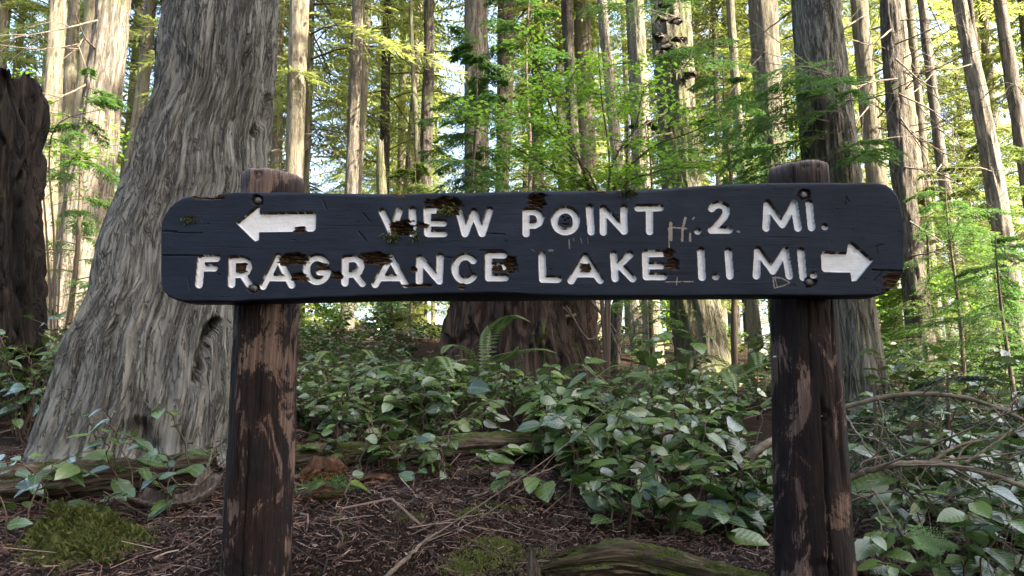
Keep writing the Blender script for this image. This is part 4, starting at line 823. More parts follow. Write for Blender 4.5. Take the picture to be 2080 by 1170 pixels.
# boughs held by the stout cedar and the knobbly trunk
def bough_part(R, b0, px, py, d, az, L, seed, mat=M_hemlock, n=3):
    r = np.random.default_rng(seed); o = P(px, py, d)[None].repeat(n, 0) + r.normal(0, .04, (n, 3)); mb = MB()
    boughs(r, o, az + r.normal(0, .35, n), L * r.uniform(.6, 1.1, n), r.uniform(0, .2, n), r.uniform(.15, .4, n), 34, 18, .034, .009, mb=mb, limb_r=.006)
    V, F, m = mb.get(); link('live_bough', mesh('live_bough', V - b0, F, [mat, M_limb], smooth=False, midx=m, attrs={'rv': ('FLOAT', leaf_attr(V, r))}), R)
R, _, b0 = T['mid_r']
for k, (px, py, az, L) in enumerate([(1690,150,3.4,.75),(1700,190,3.9,.6),(1680,215,3.0,.8),(1690,260,3.3,.8),(1665,310,3.0,.9),(1720,330,4.4,.5)]): bough_part(R, b0, px, py, 4.42, az, L, 200 + k)
R, _, b0 = T['knot']
for k, (px, py, az, L) in enumerate([(1370,30,3.6,.9),(1390,130,5.2,.8),(1360,140,4.6,.7),(1420,290,.2,1.0),(1380,330,4.4,.9),(1340,190,3.1,.9)]): bough_part(R, b0, px, py, 6.25, az, L, 230 + k)
# spring-leafed maple in the middle
def leafy_shrub(nm, b0, stems, label, cat, nleaf, size, seed, mat, spreadz=.03, group=None):
    r = np.random.default_rng(seed); R = root(nm, b0, label, cat, group); mb = MB(); B = []
    for ctrl, r0 in stems:
        pts = curve(ctrl, 18); V, F = tube(pts, np.linspace(r0, r0 * .25, 18), 5); mb.add(V, F)
        for k in range(9):
            i0 = r.integers(5, 17); L = r.uniform(.15, .5); a = r.uniform(0, 6.28); e = pts[i0] + np.array([math.cos(a), math.sin(a) * .7, r.uniform(-.1, .25)]) * L
            tw = curve([pts[i0], (pts[i0] + e) / 2 + [0, 0, .03], e], 8); V, F = tube(tw, np.linspace(r0 * .3, .0012, 8), 3); mb.add(V, F); B.append(tw[2:])
        B.append(pts[9:])
    V, F, m = mb.get(); link('stem', mesh('stem', V - b0, F, M_stem), R)
    B = np.concatenate(B); i0 = r.integers(0, len(B), nleaf); p = B[i0] + r.normal(0, 1, (nleaf, 3)) * [.05, .05, spreadz]
    a = r.uniform(0, 6.28, nleaf); D = np.stack([np.cos(a), np.sin(a), r.uniform(-.5, .1, nleaf)], -1); N_ = np.array([0, 0, 1.]) + r.normal(0, .35, (nleaf, 3))
    S = size * r.uniform(.6, 1.25, nleaf); V, F = rhombi(p, D, N_, S, S * .62, .1)
    o = link('foliage', mesh('foliage', V - b0, F, mat, smooth=False, attrs={'rv': ('FLOAT', leaf_attr(V, r))}), R); return R
b0 = gpt(1235, 4.9)
ms = [([b0, P(1230,500,4.9), P(1238,330,4.9), P(1222,200,4.85), P(1215,80,4.8)], .012), ([b0, P(1240,420,4.9), P(1310,310,4.8), P(1400,270,4.7), P(1470,240,4.6)], .012), ([b0, P(1235,380,4.9), P(1290,260,4.8), P(1310,180,4.75), P(1370,140,4.7)], .010),
      ([b0, P(1200,400,4.9), P(1130,250,4.8), P(1090,130,4.7), P(1060,60,4.6)], .011), ([b0, P(1220,420,4.9), P(1150,300,4.8), P(1060,240,4.7), P(960,210,4.6)], .010), ([b0, P(1210,430,4.9), P(1160,280,4.8), P(1150,190,4.8), P(1180,120,4.7)], .010),
      ([b0, P(1215,430,4.9), P(1110,340,4.8), P(1010,280,4.7), P(880,215,4.6)], .009), ([b0, P(1250,420,4.9), P(1330,350,4.8), P(1420,340,4.7)], .010), ([b0, P(1230,450,4.9), P(1180,360,4.8), P(1120,300,4.8)], .008)]
leafy_shrub('vine_maple', b0, ms, 'vine maple with fresh lime green leaves spreading above POINT', 'shrub', 5200, .037, 5, M_maple)
b0 = gpt(110, 5.0)
leafy_shrub('vine_maple', b0, [([b0, P(110,500,5), P(100,330,5), P(120,250,4.9), P(215,220,4.8)], .009), ([b0, P(90,420,5), P(60,260,5), P(30,120,4.9)], .009), ([b0, P(130,420,5), P(150,320,5), P(220,330,4.9)], .007)], 'sparse leafy shrub with lime green leaves over the dark rotten snag', 'shrub', 700, .036, 6, M_maple)
for k, (px, d, pts) in enumerate([(1600, 8.2, [(1610,640),(1590,560)]), (1900, 8.0, [(1890,600),(1950,560)]), (700, 9.2, [(690,640),(640,620)]), (1780, 7.6, [(1790,640),(1830,600)]), (1380, 8.5, [(1380,640),(1420,620)])]):
    b0 = gpt(px, d); st = [([b0, (b0 + P(x, y, d)) / 2 + [.05 * i, 0, .05], P(x, y, d), P(x + 60 * (i - .5), y - 60, d - .2)], .008) for i, (x, y) in enumerate(pts)]
    leafy_shrub('huckleberry_bush', b0, st, ['yellow-green huckleberry bush in sunlight between mossy trunk and right post', 'airy huckleberry bush behind the broad sunlit cedar foot', 'sunlit huckleberry bush on the bank beyond the left post', 'huckleberry bush in front of the broad sunlit cedar foot', 'low sunlit huckleberry bush left of the mossy flared foot'][k], 'shrub', 1500, .05, 40 + k, M_maple, .12)

# ------------------------------------------------------------------ salal thicket
def leafmesh(seed, wd=.30, fold=.18, curl=.18, bend=0.):
    r = np.random.default_rng(seed); ts = np.array([0, .10, .28, .5, .72, .88, 1.0]); wid = wd * np.array([.02, .55, .98, 1.0, .70, .34, .0]) * (1 + .06 * r.normal(size=7))
    V, uv = [], []
    for t_, w_ in zip(ts, wid):
        for s_ in (-1, -.5, 0, .5, 1):
            V.append([s_ * w_ + bend * t_ * t_, t_, fold * abs(s_) * w_ - curl * t_ * t_ + .015 * math.sin(9 * t_ + seed) * abs(s_)]); uv.append([s_ * .5 * (w_ / wd if w_ > .01 else .1), t_])
    return np.array(V), gridfaces(7, 5), np.array(uv)
LEAFD = [leafmesh(k, .28 + .03 * (k % 3), .12 + .12 * (k % 4) / 3, .08 + .1 * (k % 3), (-.1, 0, .1)[k % 3]) for k in range(7)]
LEAFM = [mesh('salal_leaf', V, F, M_salal, uv=uv) for V, F, uv in LEAFD]
def leaf_frame(D, N_):
    D = D / np.linalg.norm(D); X_ = np.cross(D, N_); X_ /= np.linalg.norm(X_) + 1e-9; return np.column_stack([X_, D, np.cross(X_, D)])
def salal_layout(r, nst, h, spread, nlf, size, bias=(0, 0)):
    stems, leaves = [], []
    for k in range(nst):
        a = r.uniform(0, 6.28); out = np.array([math.cos(a), math.sin(a)]) * spread * r.uniform(.25, 1) + np.array(bias); hh = h * r.uniform(.6, 1.1)
        c = [np.array([out[0] * .08, out[1] * .08, -.04]), np.array([out[0] * .35, out[1] * .35, hh * .5]), np.array([out[0] * .75, out[1] * .75, hh * .9]), np.array([out[0] * 1.25, out[1] * 1.25, hh * 1.02])]
        pts = curve(c, 14); pts[1:, :2] += r.normal(0, .006, (13, 2)); stems.append((pts, .0032))
        for j in range(nlf):
            f = .14 + .86 * (j + 1) / nlf; p = pts[min(13, int(f * 13))]; dd = pts[min(13, int(f * 13))] - pts[max(0, int(f * 13) - 2)]; dd /= np.linalg.norm(dd) + 1e-9
            side = np.cross(dd, [0, 0, 1.]); side /= np.linalg.norm(side) + 1e-9; s_ = 1 if j % 2 else -1
            D = side * s_ * r.uniform(.5, 1) + dd * np.array([1, 1, .2]) * r.uniform(.2, .9) + np.array([0, 0, r.uniform(-.45, .25)])
            N_ = np.array([0, 0, 1.]) + r.normal(0, .38, 3) + np.array([0, -.25, 0])
            leaves.append((p, leaf_frame(D, N_), size * r.uniform(.4, 1.25) * (.75 if j > nlf - 3 else 1)))
    return stems, leaves
def stem_mesh(stems, name='stem'):
    mb = MB()
    for pts, r0 in stems: V, F = tube(pts, np.linspace(r0, r0 * .45, len(pts)), 4); mb.add(V, F)
    V, F, m = mb.get(); return mesh(name, V, F, M_stem)
def salal(px, d, label, group, seed, nst=4, h=.34, spread=.2, nlf=7, size=.085, dz=0., bias=(0, 0)):
    r = np.random.default_rng(seed); b0 = gpt(px, d); b0[2] += dz; R = root('salal_shrub', b0, label, 'shrub', group)
    stems, leaves = salal_layout(r, nst, h, spread, nlf, size, bias); link('stem', stem_mesh(stems), R)
    for p, M3, s_ in leaves:
        o = bpy.data.objects.new('leaf', LEAFM[r.integers(7)]); COL.objects.link(o); o.parent = R
        m4 = Matrix([[*(M3[i] * s_), p[i]] for i in range(3)] + [[0, 0, 0, 1]]); o.matrix_local = m4
    return R
G1 = ('salal shrub with glossy oval leaves in the thicket between the two posts', 'salal thicket between the posts')
G1b = ('salal shrub overhanging the needle litter at the front edge of the thicket', 'salal at the front edge of the thicket')
G2 = ('salal shrub with dull oval leaves at the foot of the leaning cedar', 'salal at the foot of the leaning cedar')
G3 = ('salal shrub with drooping oval leaves in the shade right of the right post', 'salal right of the right post')
G4 = ('small-leaved salal shrub on the bank below the dark rotten snag', 'salal below the dark snag')
G5 = ('distant salal shrub in the green cover behind the thicket', 'salal behind the thicket')
r = np.random.default_rng(17)
for k in range(52):      # front rows of the thicket
    px = r.uniform(780, 1560); d = r.uniform(2.5, 3.9)
    if px < 1000 and d < 3.0: px += 320
    salal(px, d, *(G1 if d > 2.95 else G1b), 300 + k, nst=int(r.integers(3, 6)), h=r.uniform(.18, .34), spread=r.uniform(.14, .26), nlf=int(r.integers(6, 9)), size=r.uniform(.075, .105))
for k, (px, d, h) in enumerate([(1330,3.1,.52),(1270,3.3,.5),(1200,3.0,.40),(1380,3.3,.48)]):
    salal(px, d, 'tall upright salal shoot with broad pale leaves standing above the thicket', 'tall salal shoots', 380 + k, nst=2, h=h, spread=.12, nlf=8, size=.11)
for k, (px, d) in enumerate([(730,2.45),(790,2.5),(700,2.15),(830,2.3),(690,1.85),(1010,2.2)]):
    salal(px, d, 'small salal sprig growing from the needle litter near the left post', 'salal sprigs in the litter', 400 + k, nst=1 if d < 2.4 else 2, h=.10 + .06 * (d > 2.4), spread=.10, nlf=4, size=.075)
for k, (px, d) in enumerate([(240,2.25),(330,2.3),(120,2.2),(400,2.35),(60,2.3),(180,2.1),(20,2.0),(290,2.4),(360,2.15),(-30,2.4)]):
    salal(px, d, *G2, 420 + k, nst=2, h=r.uniform(.14, .30), spread=.16, nlf=6, size=r.uniform(.07, .09))
for k in range(30):
    px = r.uniform(1740, 2200); d = r.uniform(2.1, 3.9)
    salal(px, d, *G3, 450 + k, nst=int(r.integers(3, 5)), h=r.uniform(.22, .42), spread=.24, nlf=7, size=r.uniform(.085, .11))
for k in range(16):
    salal(r.uniform(1770, 2230), r.uniform(1.75, 2.25), *G3, 600 + k, nst=3, h=r.uniform(.12, .26), spread=.2, nlf=7, size=r.uniform(.075, .10))
for k in range(9):
    salal(r.uniform(1500, 1720), r.uniform(2.2, 2.9), 'salal shrub hanging its leaves around the base of the right post', 'salal around the right post base', 490 + k, nst=3, h=r.uniform(.15, .3), spread=.18, nlf=7, size=.09)
for k in range(15):
    salal(r.uniform(1120, 1570), r.uniform(2.1, 2.5), *G1b, 640 + k, nst=int(r.integers(2, 4)), h=r.uniform(.10, .22), spread=.2, nlf=7, size=r.uniform(.065, .10))
for k in range(22):
    salal(r.uniform(-60, 230), r.uniform(3.3, 4.6), *G4, 520 + k, nst=4, h=r.uniform(.3, .6), spread=.26, nlf=7, size=.085)
for k in range(34):
    salal(r.uniform(600, 1000), r.uniform(2.95, 4.6), 'small-leaved salal shrub on the bank between the left post and the old stump', 'salal on the bank by the left post', 560 + k, nst=int(r.integers(4, 6)), h=r.uniform(.14, .26), spread=r.uniform(.16, .26), nlf=7, size=r.uniform(.055, .08))
protos = []; praw = []; cover = MB(); cover_rv = []
def cover_add(k, b0, a, sc_):      # far plants too small to pick apart
    V, F, rv = praw[k]; c_, s_ = math.cos(a), math.sin(a); cover.add((V * sc_) @ np.array([[c_, s_, 0], [-s_, c_, 0], [0, 0, 1]]) + b0, F); cover_rv.append(rv)
for k in range(6):
    rr_ = np.random.default_rng(700 + k); stems, leaves = salal_layout(rr_, 9, .42, .36, 9, .085)
    mb = MB(); rv = []
    for p, M3, s_ in leaves:
        V, F, uv = LEAFD[rr_.integers(7)]; V = V[[0,2,4,10,12,14,20,22,24,30,32,34]]; mb.add(V @ (M3 * s_).T + p, gridfaces(4, 3)); rv.append(np.full(12, rr_.random()))
    V, F, m = mb.get(); rv = np.concatenate(rv); protos.append((stem_mesh(stems), mesh('foliage', V, F, M_salalfar, attrs={'rv': ('FLOAT', rv)}))); praw.append((V, F[0], rv))
n = 0
while n < 168:
    d = 3.7 + 8 * r.random() ** 1.3; px = r.uniform(-80, 2420)
    b0 = gpt(px, d)
    if 905 < px < 1225 and 4.3 < d < 6.2 or (px < 640 and d < 4.4): 
        n += .2; continue
    a = r.uniform(0, 6.28); sc_ = r.uniform(.7, 1.15)
    if 620 < px < 1600 and d < 8: sc_ *= .52
    if d > 5.6 or px > 2130: cover_add(int(n) % 6, b0, a, sc_); n += 1; continue
    nm5 = ['on the left bank beyond the leaning cedar', 'around and behind the old stump', 'below the mossy flared trunk', 'on the slope beyond the right post'][(px > 640) + (px > 1240) + (px > 1600)]
    R = root('salal_shrub', b0, 'low salal shrub ' + nm5, 'shrub', 'salal ' + nm5); s_, f_ = protos[int(n) % 6]
    for nm_, me in (('stem', s_), ('foliage', f_)): link(nm_, me, R, (0, 0, 0), (0, 0, a), (sc_, sc_, sc_))
    n += 1

for k in range(46):      # small cover creeping over the bank
    px = r.uniform(590, 930); d = r.uniform(4.4, 9.0); b0 = gpt(px, d)
    if d > 5.4: cover_add(k % 6, b0, k * 1.3, r.uniform(.35, .62)); continue
    R = root('salal_shrub', b0, 'low sunny salal clump on the bank beyond the left post', 'shrub', 'salal clumps on the sunny bank'); s_, f_ = protos[k % 6]; sc_ = r.uniform(.35, .62)
    for nm_, me in (('stem', s_), ('foliage', f_)): link(nm_, me, R, (0, 0, 0), (0, 0, k * 1.3), (sc_, sc_, sc_))
V, F, m = cover.get(); tag(link('salal_cover', mesh('salal_cover', V, F, M_salalfar, attrs={'rv': ('FLOAT', np.concatenate(cover_rv))})), 'distant leafy salal cover spreading below the background trees', 'ground cover', None, 'stuff')
for k in range(13):
    salal(r.uniform(620, 1060), r.uniform(2.42, 2.62), 'small salal sprig leaning over the moss-topped fallen log', 'salal sprigs over the fallen log', 660 + k, nst=2, h=r.uniform(.10, .20), spread=.14, nlf=6, size=r.uniform(.055, .08))
# ------------------------------------------------------------------ sword ferns
def frond_geo(ctrl, width, npin, r0=.0025, droop=.3):
    pts = curve(ctrl, npin + 1); mb = MB(); V, F = tube(pts[::max(1, npin // 12)], np.linspace(r0, r0 * .3, len(pts[::max(1, npin // 12)])), 4); mb.add(V, F, 1)
    T_ = np.gradient(pts, axis=0); T_ /= np.linalg.norm(T_, axis=1)[:, None]; up = np.array([0, 0, 1.]); S = np.cross(T_, up); S /= np.linalg.norm(S, axis=1)[:, None] + 1e-9; N_ = np.cross(S, T_)
    i_ = np.arange(int(npin * .12), npin); f = i_ / npin; wl_ = width * np.clip(np.sin(np.pi * np.clip(f * .92 + .10, 0, 1)) ** .7, .08, 1)
    for s_ in (-1, 1):
        D = S[i_] * s_ + T_[i_] * .28 - N_[i_] * .10; V, F = rhombi(pts[i_], D, N_[i_], wl_, np.linalg.norm(pts[-1] - pts[0]) / npin * 1.15, droop * .3); mb.add(V, F, 0)
    return mb.get()
def fern(nm, b0, fronds, label, group=None, seed=0):
    r = np.random.default_rng(seed); R = root(nm, b0, label, 'fern', group)
    for ctrl, wd, np_ in fronds:
        V, F, m = frond_geo(ctrl, wd, np_); link('frond', mesh('frond', V - b0, F, [M_fern, M_stem], smooth=False, midx=m, attrs={'rv': ('FLOAT', leaf_attr(V, r))}), R)
b0 = gpt(985, 4.45)
fern('sword_fern', b0, [([b0, P(995,690,4.4), P(1020,650,4.3), P(1050,640,4.25), P(1080,655,4.2)], .075, 44), ([b0, P(1000,735,4.35), P(1040,715,4.2), P(1100,708,4.1), P(1135,718,4.05)], .075, 44), ([b0, P(1000,745,4.3), P(1035,725,4.15), P(1055,700,4.1)], .05, 36),
                        ([b0, P(960,720,4.4), P(915,700,4.3), P(895,720,4.2)], .05, 36), ([b0, P(960,735,4.3), P(900,740,4.2), P(850,770,4.1)], .05, 36), ([b0, P(985,700,4.6), P(990,660,4.7)], .045, 30)], 'sword fern with arching fronds in front of the old stump')
def wildfern(px, d, L, n, label, seed, group=None):
    r = np.random.default_rng(seed); b0 = gpt(px, d); fr = []
    for k in range(n):
        a = k * 6.28 / n + r.normal(0, .3); l = L * r.uniform(.7, 1.1); dv = np.array([math.cos(a), math.sin(a), 0]); fr.append(([b0, b0 + dv * l * .3 + [0, 0, l * .42], b0 + dv * l * .68 + [0, 0, l * .55], b0 + dv * l + [0, 0, l * .32]], .055 * L / .5, 40))
    fern('sword_fern', b0, fr, label, group, seed)
wildfern(1440, 4.1, .55, 9, 'sword fern with fronds leaning towards the right post', 1)
wildfern(1360, 4.5, .5, 8, 'sword fern nestled below the mossy flared trunk', 2)
wildfern(850, 3.9, .45, 8, 'sword fern half sunk in the thicket left of the old stump', 3)
wildfern(1110, 4.4, .4, 7, 'dull fern with hanging fronds at the right foot of the old stump', 4)
wildfern(1540, 4.6, .5, 8, 'sword fern peeping past the left edge of the right post', 5)
wildfern(690, 4.6, .4, 7, 'fern on the bank right of the left post', 6)

# ------------------------------------------------------------------ forest floor: logs, wood, sticks, moss, litter
M_log = woodmat('log_wood', (.010, .007, .005), (.052, .040, .029), (.15, .12, .088), (70, 70, 8), moss=.38)
M_mosslog = woodmat('mossy_log_wood', (.012, .009, .006), (.072, .056, .041), (.22, .175, .13), (60, 60, 9), moss=.72, mosscol=(.085, .105, .022))
M_rot = woodmat('rotten_wood', (.014, .007, .005), (.075, .038, .022), (.22, .13, .08), (60, 60, 40))
M_pink = woodmat('decayed_wood', (.03, .02, .016), (.13, .085, .07), (.33, .26, .22), (30, 30, 22))
M_greywood = woodmat('grey_wood', (.03, .022, .018), (.11, .085, .07), (.22, .185, .155), (90, 90, 10))
def log(nm, ctrl, rads, label, cat, mat, seg=48, n=120, amp=.012, seed=0., gnarl=.22, flat=1.0):
    pts = curve(ctrl, n); R0 = np.interp(np.linspace(0, 1, n), np.linspace(0, 1, len(rads)), rads)
    T_ = np.gradient(pts, axis=0); T_ /= np.linalg.norm(T_, axis=1)[:, None]; S = np.cross(T_, [0, 0, 1.]); S /= np.linalg.norm(S, axis=1)[:, None]; U = np.cross(S, T_)
    a = np.arange(seg) * 2 * np.pi / seg; A, I = np.meshgrid(a, np.arange(n)); ln = np.cumsum(np.r_[0, np.linalg.norm(np.diff(pts, axis=0), axis=1)])[:, None]
    c_, s_ = np.cos(A), np.sin(A); R = R0[:, None] * (1 + gnarl * perlin(c_ * 1.2 + seed, s_ * 1.2, ln * 4) + gnarl * 1.3 * perlin(c_ * 2.6 + seed, s_ * 2.6, ln * 2.2) * (gnarl > .3))
    R = R + amp * fbm(c_ * 4 + seed, s_ * 4, ln * 5, 4) + amp * .5 * fbm(c_ * 10 + seed, s_ * 10, ln * 22, 3) - amp * .8 * sstep(.15, 0, np.abs(perlin(c_ * 3.2 + seed, s_ * 3.2, ln * 2)))
    jag = .05 * fbm(c_[0] * 3 + seed, s_[0] * 3, 2, 3); V = pts[:, None] + S[:, None] * (R * c_)[..., None] + U[:, None] * (R * s_ * flat)[..., None]
    V[-1] += T_[-1] * jag[:, None] * 1.2; V[0] -= T_[0] * jag[:, None]
    bk_ = np.stack([.1 * c_, .1 * s_, ln + 0 * A], -1); V2 = [V.reshape(-1, 3)]; b2 = [bk_.reshape(-1, 3)]
    for f, k in ((.8, -.02), (.5, -.05), (.02, -.06)):
        c0 = V[-1].mean(0); V2.append(c0 + (V[-1] - c0) * f + T_[-1] * k); b2.append(bk_[-1] * f)
    b0 = pts[n // 2].copy(); V = np.vstack(V2); me = mesh(nm, V - b0, gridfaces(n + 3, seg, True), mat, attrs={'bk': ('FLOAT_VECTOR', np.vstack(b2))})
    return tag(link(nm, me, None, b0), label, cat)
log('fallen_log', [P(-160,1000,2.35), P(60,985,2.42), P(250,968,2.46), P(440,950,2.52)], [.055, .06, .055, .045], 'weathered fallen log lying across the foot of the leaning cedar', 'log', M_log, seed=1., amp=.022, n=200)
log('fallen_log', [P(560,945,2.56), P(640,935,2.6), P(760,926,2.66), P(930,912,2.78), P(1120,902,2.95)], [.045, .055, .052, .05, .05], 'moss-topped fallen log emerging right of the left post', 'log', M_mosslog, seed=4., amp=.018, n=200)
log('mossy_log', [P(1105,1158,1.72), P(1180,1145,1.72), P(1250,1138,1.71), P(1330,1150,1.70), P(1430,1172,1.66), P(1560,1200,1.62)], [.012, .026, .034, .036, .038, .04], 'gnarled moss-streaked log poking up near the right post base', 'log', M_mosslog, n=220, amp=.02, seed=7., gnarl=.45, seg=72)
log('mossy_log', [P(1130,1130,1.74), P(1190,1118,1.76), P(1260,1120,1.77), P(1340,1132,1.76)], [.006, .014, .013, .010], 'low moss-covered ridge of wood behind the gnarled log', 'log', M_mosslog, n=80, amp=.006, seed=9.)
log('wood_spike', [P(1086,1215,1.66), P(1084,1160,1.67), P(1080,1118,1.68)], [.016, .014, .005], 'upright splintered wood spike beside the gnarled log', 'stump', M_greywood, n=50, amp=.005, seed=11.)
log('rotten_chunk', [P(610,985,2.38), P(650,972,2.42), P(700,965,2.45)], [.03, .05, .025], 'crumbling orange-brown rotten wood right of the left post', 'wood chunk', M_rot, n=70, amp=.055, seed=13.)
log('rotten_chunk', [P(700,1000,2.35), P(750,985,2.38), P(800,985,2.40)], [.02, .036, .022], 'layered rust-coloured rotten wood beyond the litter patch', 'wood chunk', M_rot, n=60, amp=.025, seed=15.)
log('rotten_chunk', [P(610,1020,2.2), P(660,1012,2.22), P(700,1015,2.22)], [.015, .028, .015], 'low tan crumbled wood beside the left post', 'wood chunk', M_rot, n=60, amp=.02, seed=17.)
# curled slab of bark
pts = curve([P(275,1005,2.22), P(340,1020,2.20), P(400,1005,2.22), P(440,960,2.26)], 40); aa = np.linspace(math.radians(185), math.radians(330), 14)
T_ = np.gradient(pts, axis=0); T_ /= np.linalg.norm(T_, axis=1)[:, None]; S = np.cross(T_, [0, 0, 1.]); S /= np.linalg.norm(S, axis=1)[:, None]; U = np.cross(S, T_)
A, I = np.meshgrid(aa, np.arange(40)); Rr = .045 + .010 * fbm(I * .15, A * 2, 1., 3); outer = pts[:, None] + S[:, None] * (Rr * np.cos(A))[..., None] + U[:, None] * (Rr * np.sin(A) + .02)[..., None]; inner = outer + (pts[:, None] + [0, 0, .02] - outer) * .18
V = np.concatenate([outer, inner[:, ::-1]], 1).reshape(-1, 3); b0 = V.mean(0)
tag(link('bark_slab', mesh('bark_slab', V - b0, gridfaces(40, 28, True), M_greywood, attrs={'bk': ('FLOAT_VECTOR', V)}), None, b0), 'curled slab of bark holding twigs in front of the fallen log', 'bark slab')
# sticks and arching branches
def stick(nm, ctrl, r0, r1, label, cat, forks=0, seed=0, mat=None, n=30, group=None):
    r = np.random.default_rng(seed); pts = curve([P(*c) if len(c) == 3 and c[0] > 5 or isinstance(c, tuple) else c for c in ctrl], n); pts += r.normal(0, .0012, pts.shape)
    b0 = pts[0].copy(); mb = MB(); rad_ = np.linspace(r0, r1, n) * (1 + .04 * r.normal(size=n)); V, F = tube(pts, rad_, 7); mb.add(V, F)
    for k in range(forks):
        i0 = r.integers(3, n - 4); dd = pts[i0 + 2] - pts[i0]; dd /= np.linalg.norm(dd); e = pts[i0] + (dd * .8 + r.normal(0, .55, 3)) * r.uniform(.12, .42)
        tw = curve([pts[i0], (pts[i0] + e) / 2 + r.normal(0, .03, 3), e], 10); V, F = tube(tw, np.linspace(r0 * .35, .0008, 10), 4); mb.add(V, F)
    V, F, m = mb.get(); return tag(link(nm, mesh(nm, V - b0, F, mat or M_twig), None, b0), label, cat, group)
stick('dead_branch', [(1690,835,2.5), (1760,815,2.45), (1850,800,2.42), (1950,806,2.4), (2030,830,2.38), (2110,870,2.35)], .009, .006, 'bare arching branch reaching out from behind the right post, the upper of two', 'branch', 4, 1)
stick('dead_branch', [(1690,985,2.1), (1740,965,2.05), (1810,945,2.0), (1900,943,2.0), (1990,958,1.98), (2100,995,1.95)], .010, .006, 'thick bare branch bending low right of the right post, the lower of two', 'branch', 8, 2)
stick('dead_branch', [(1885,940,2.0), (1950,905,2.02), (2030,885,2.04)], .005, .002, 'thin grey branch forking off the low thick branch', 'branch', 4, 3)
stick('dead_branch', [(1960,940,1.99), (2020,900,2.0), (2060,870,2.02)], .004, .002, 'wispy branch tip rising beside the thin grey branch', 'branch', 3, 4)
stick('dead_branch', [(1500,950,2.6), (1540,915,2.6), (1575,890,2.65)], .016, .013, 'stout grey branch end left of the right post', 'branch', 0, 5)
for k, c in enumerate([[(1715,840,2.2),(1755,900,2.1),(1800,960,2.05),(1850,1010,2.0)], [(1730,1000,2.0),(1780,1030,1.95),(1790,1090,1.9),(1780,1160,1.9)], [(1720,880,2.2),(1790,900,2.1),(1830,960,2.0),(1870,1010,2.0)], [(1770,990,2.0),(1820,1060,1.9),(1860,1110,1.85)],
                       [(1720,1020,2.0),(1800,1000,2.0),(1900,1010,2.0),(2000,1060,1.95)], [(2030,1010,1.9),(2060,1080,1.85),(2100,1130,1.8)], [(1990,1110,1.8),(2010,1140,1.8),(2030,1180,1.8)], [(1860,970,2.0),(1910,1040,1.95),(1990,1060,1.95)], [(1730,860,2.3),(1800,870,2.2),(1850,930,2.1)],
                       [(1900,1000,2.1),(1960,1020,2.05),(2080,1010,2.0)], [(1750,1060,2.1),(1850,1040,2.05),(1950,1090,2.0)], [(1820,1000,2.15),(1900,1080,2.1),(1930,1150,2.0)]]):
    stick('tangled_twig', c, .0032, .001, 'slender bare twig in the tangle right of the right post', 'twig', 4, 20 + k, group='tangled twigs right of the post')
stick('stick', [(780,1175,1.74), (830,1130,1.8), (855,1105,1.86), (885,1082,1.93)], .006, .003, 'bare brown stick lying diagonally on the needle litter', 'stick', 2, 40)
stick('stick', [(815,1095,1.95), (900,1060,2.0), (1010,1040,2.05)], .003, .0015, 'thin dark twig lying across the needle litter', 'stick', 2, 41)
stick('stick', [(985,1025,2.1), (1030,1060,2.0), (1060,1075,1.95)], .002, .001, 'short pale twig leaning over the litter near the moss cushion', 'stick', 1, 42)
stick('stick', [(960,1010,2.2), (1060,975,2.3), (1150,940,2.4)], .004, .002, 'long twig poking out from under the thicket edge', 'stick', 2, 43)
stick('stick', [(60,770,2.6), (120,725,2.5), (195,690,2.5)], .002, .0012, 'pale dry stem leaning on the leaning cedar foot', 'stick', 0, 44)
stick('stick', [(1700,1190,1.75), (1740,1150,1.75), (1790,1170,1.72)], .02, .014, 'thick knobbly branch end beside the right post base', 'stick', 0, 45)
stick('stick', [(320,1000,2.16), (360,985,2.15), (400,985,2.16)], .003, .002, 'pale splinter lying in the curled bark slab', 'stick', 0, 46)
stick('stick', [(440,985,2.3), (425,950,2.32), (430,920,2.4), (440,880,2.45)], .004, .002, 'thin dark stem curving up left of the left post', 'stick', 2, 47)
for k, c in enumerate([[(1240,610,5.1),(1200,690,5.0),(1150,620,4.95)], [(1190,600,5.1),(1230,650,5.0),(1260,720,4.95)], [(1170,640,5),(1100,650,4.95),(1060,640,4.95)]]):
    stick('dead_branch', c, .012, .004, ['bent bare branch crossing the right flank of the old stump', 'dark bare branch slanting down right of the old stump', 'thin bare twig across the face of the old stump'][k], 'branch', 3, 60 + k)
# cedar sprig
r = np.random.default_rng(5); mb = MB(); o3 = np.array([P(1850, 1050, 1.82)])
for k, (ex, ey) in enumerate([(1900, 1120), (1920, 1170), (1870, 1110), (1935, 1110)]):
    pts = curve([P(1840, 1040, 1.85), (P(1850, 1070, 1.83) + P(ex, ey, 1.78)) / 2, P(ex, ey, 1.76)], 26); D0 = pts[-1] - pts[0]; D0 /= np.linalg.norm(D0); S = np.cross(D0, [0, -.8, .6]); S /= np.linalg.norm(S)
    for i_ in range(6, 26):
        for s_ in (-1, 1):
            l = .030 * (1.2 - i_ / 26) * (i_ % 2) + .004; q = np.linspace(0, 1, 6)[:, None]; tw = pts[i_] + (D0 * .7 + S * s_ * .75) * l * q; B = np.repeat(tw, 2, 0); DD = np.tile(np.array([D0 + S * .4, D0 * .3 + S * s_]), (6, 1)); V, F = rhombi(B, DD, np.tile([0, -.7, .7], (12, 1)) + r.normal(0, .2, (12, 3)), .008, .0022); mb.add(V, F)
V, F, m = mb.get(); b0 = P(1840, 1040, 1.85); tag(link('cedar_sprig', mesh('cedar_sprig', V - b0, F, M_cedarleaf, smooth=False, attrs={'rv': ('FLOAT', leaf_attr(V, r))}), None, b0), 'bright green flat cedar sprig hanging beside the right post base', 'sprig')
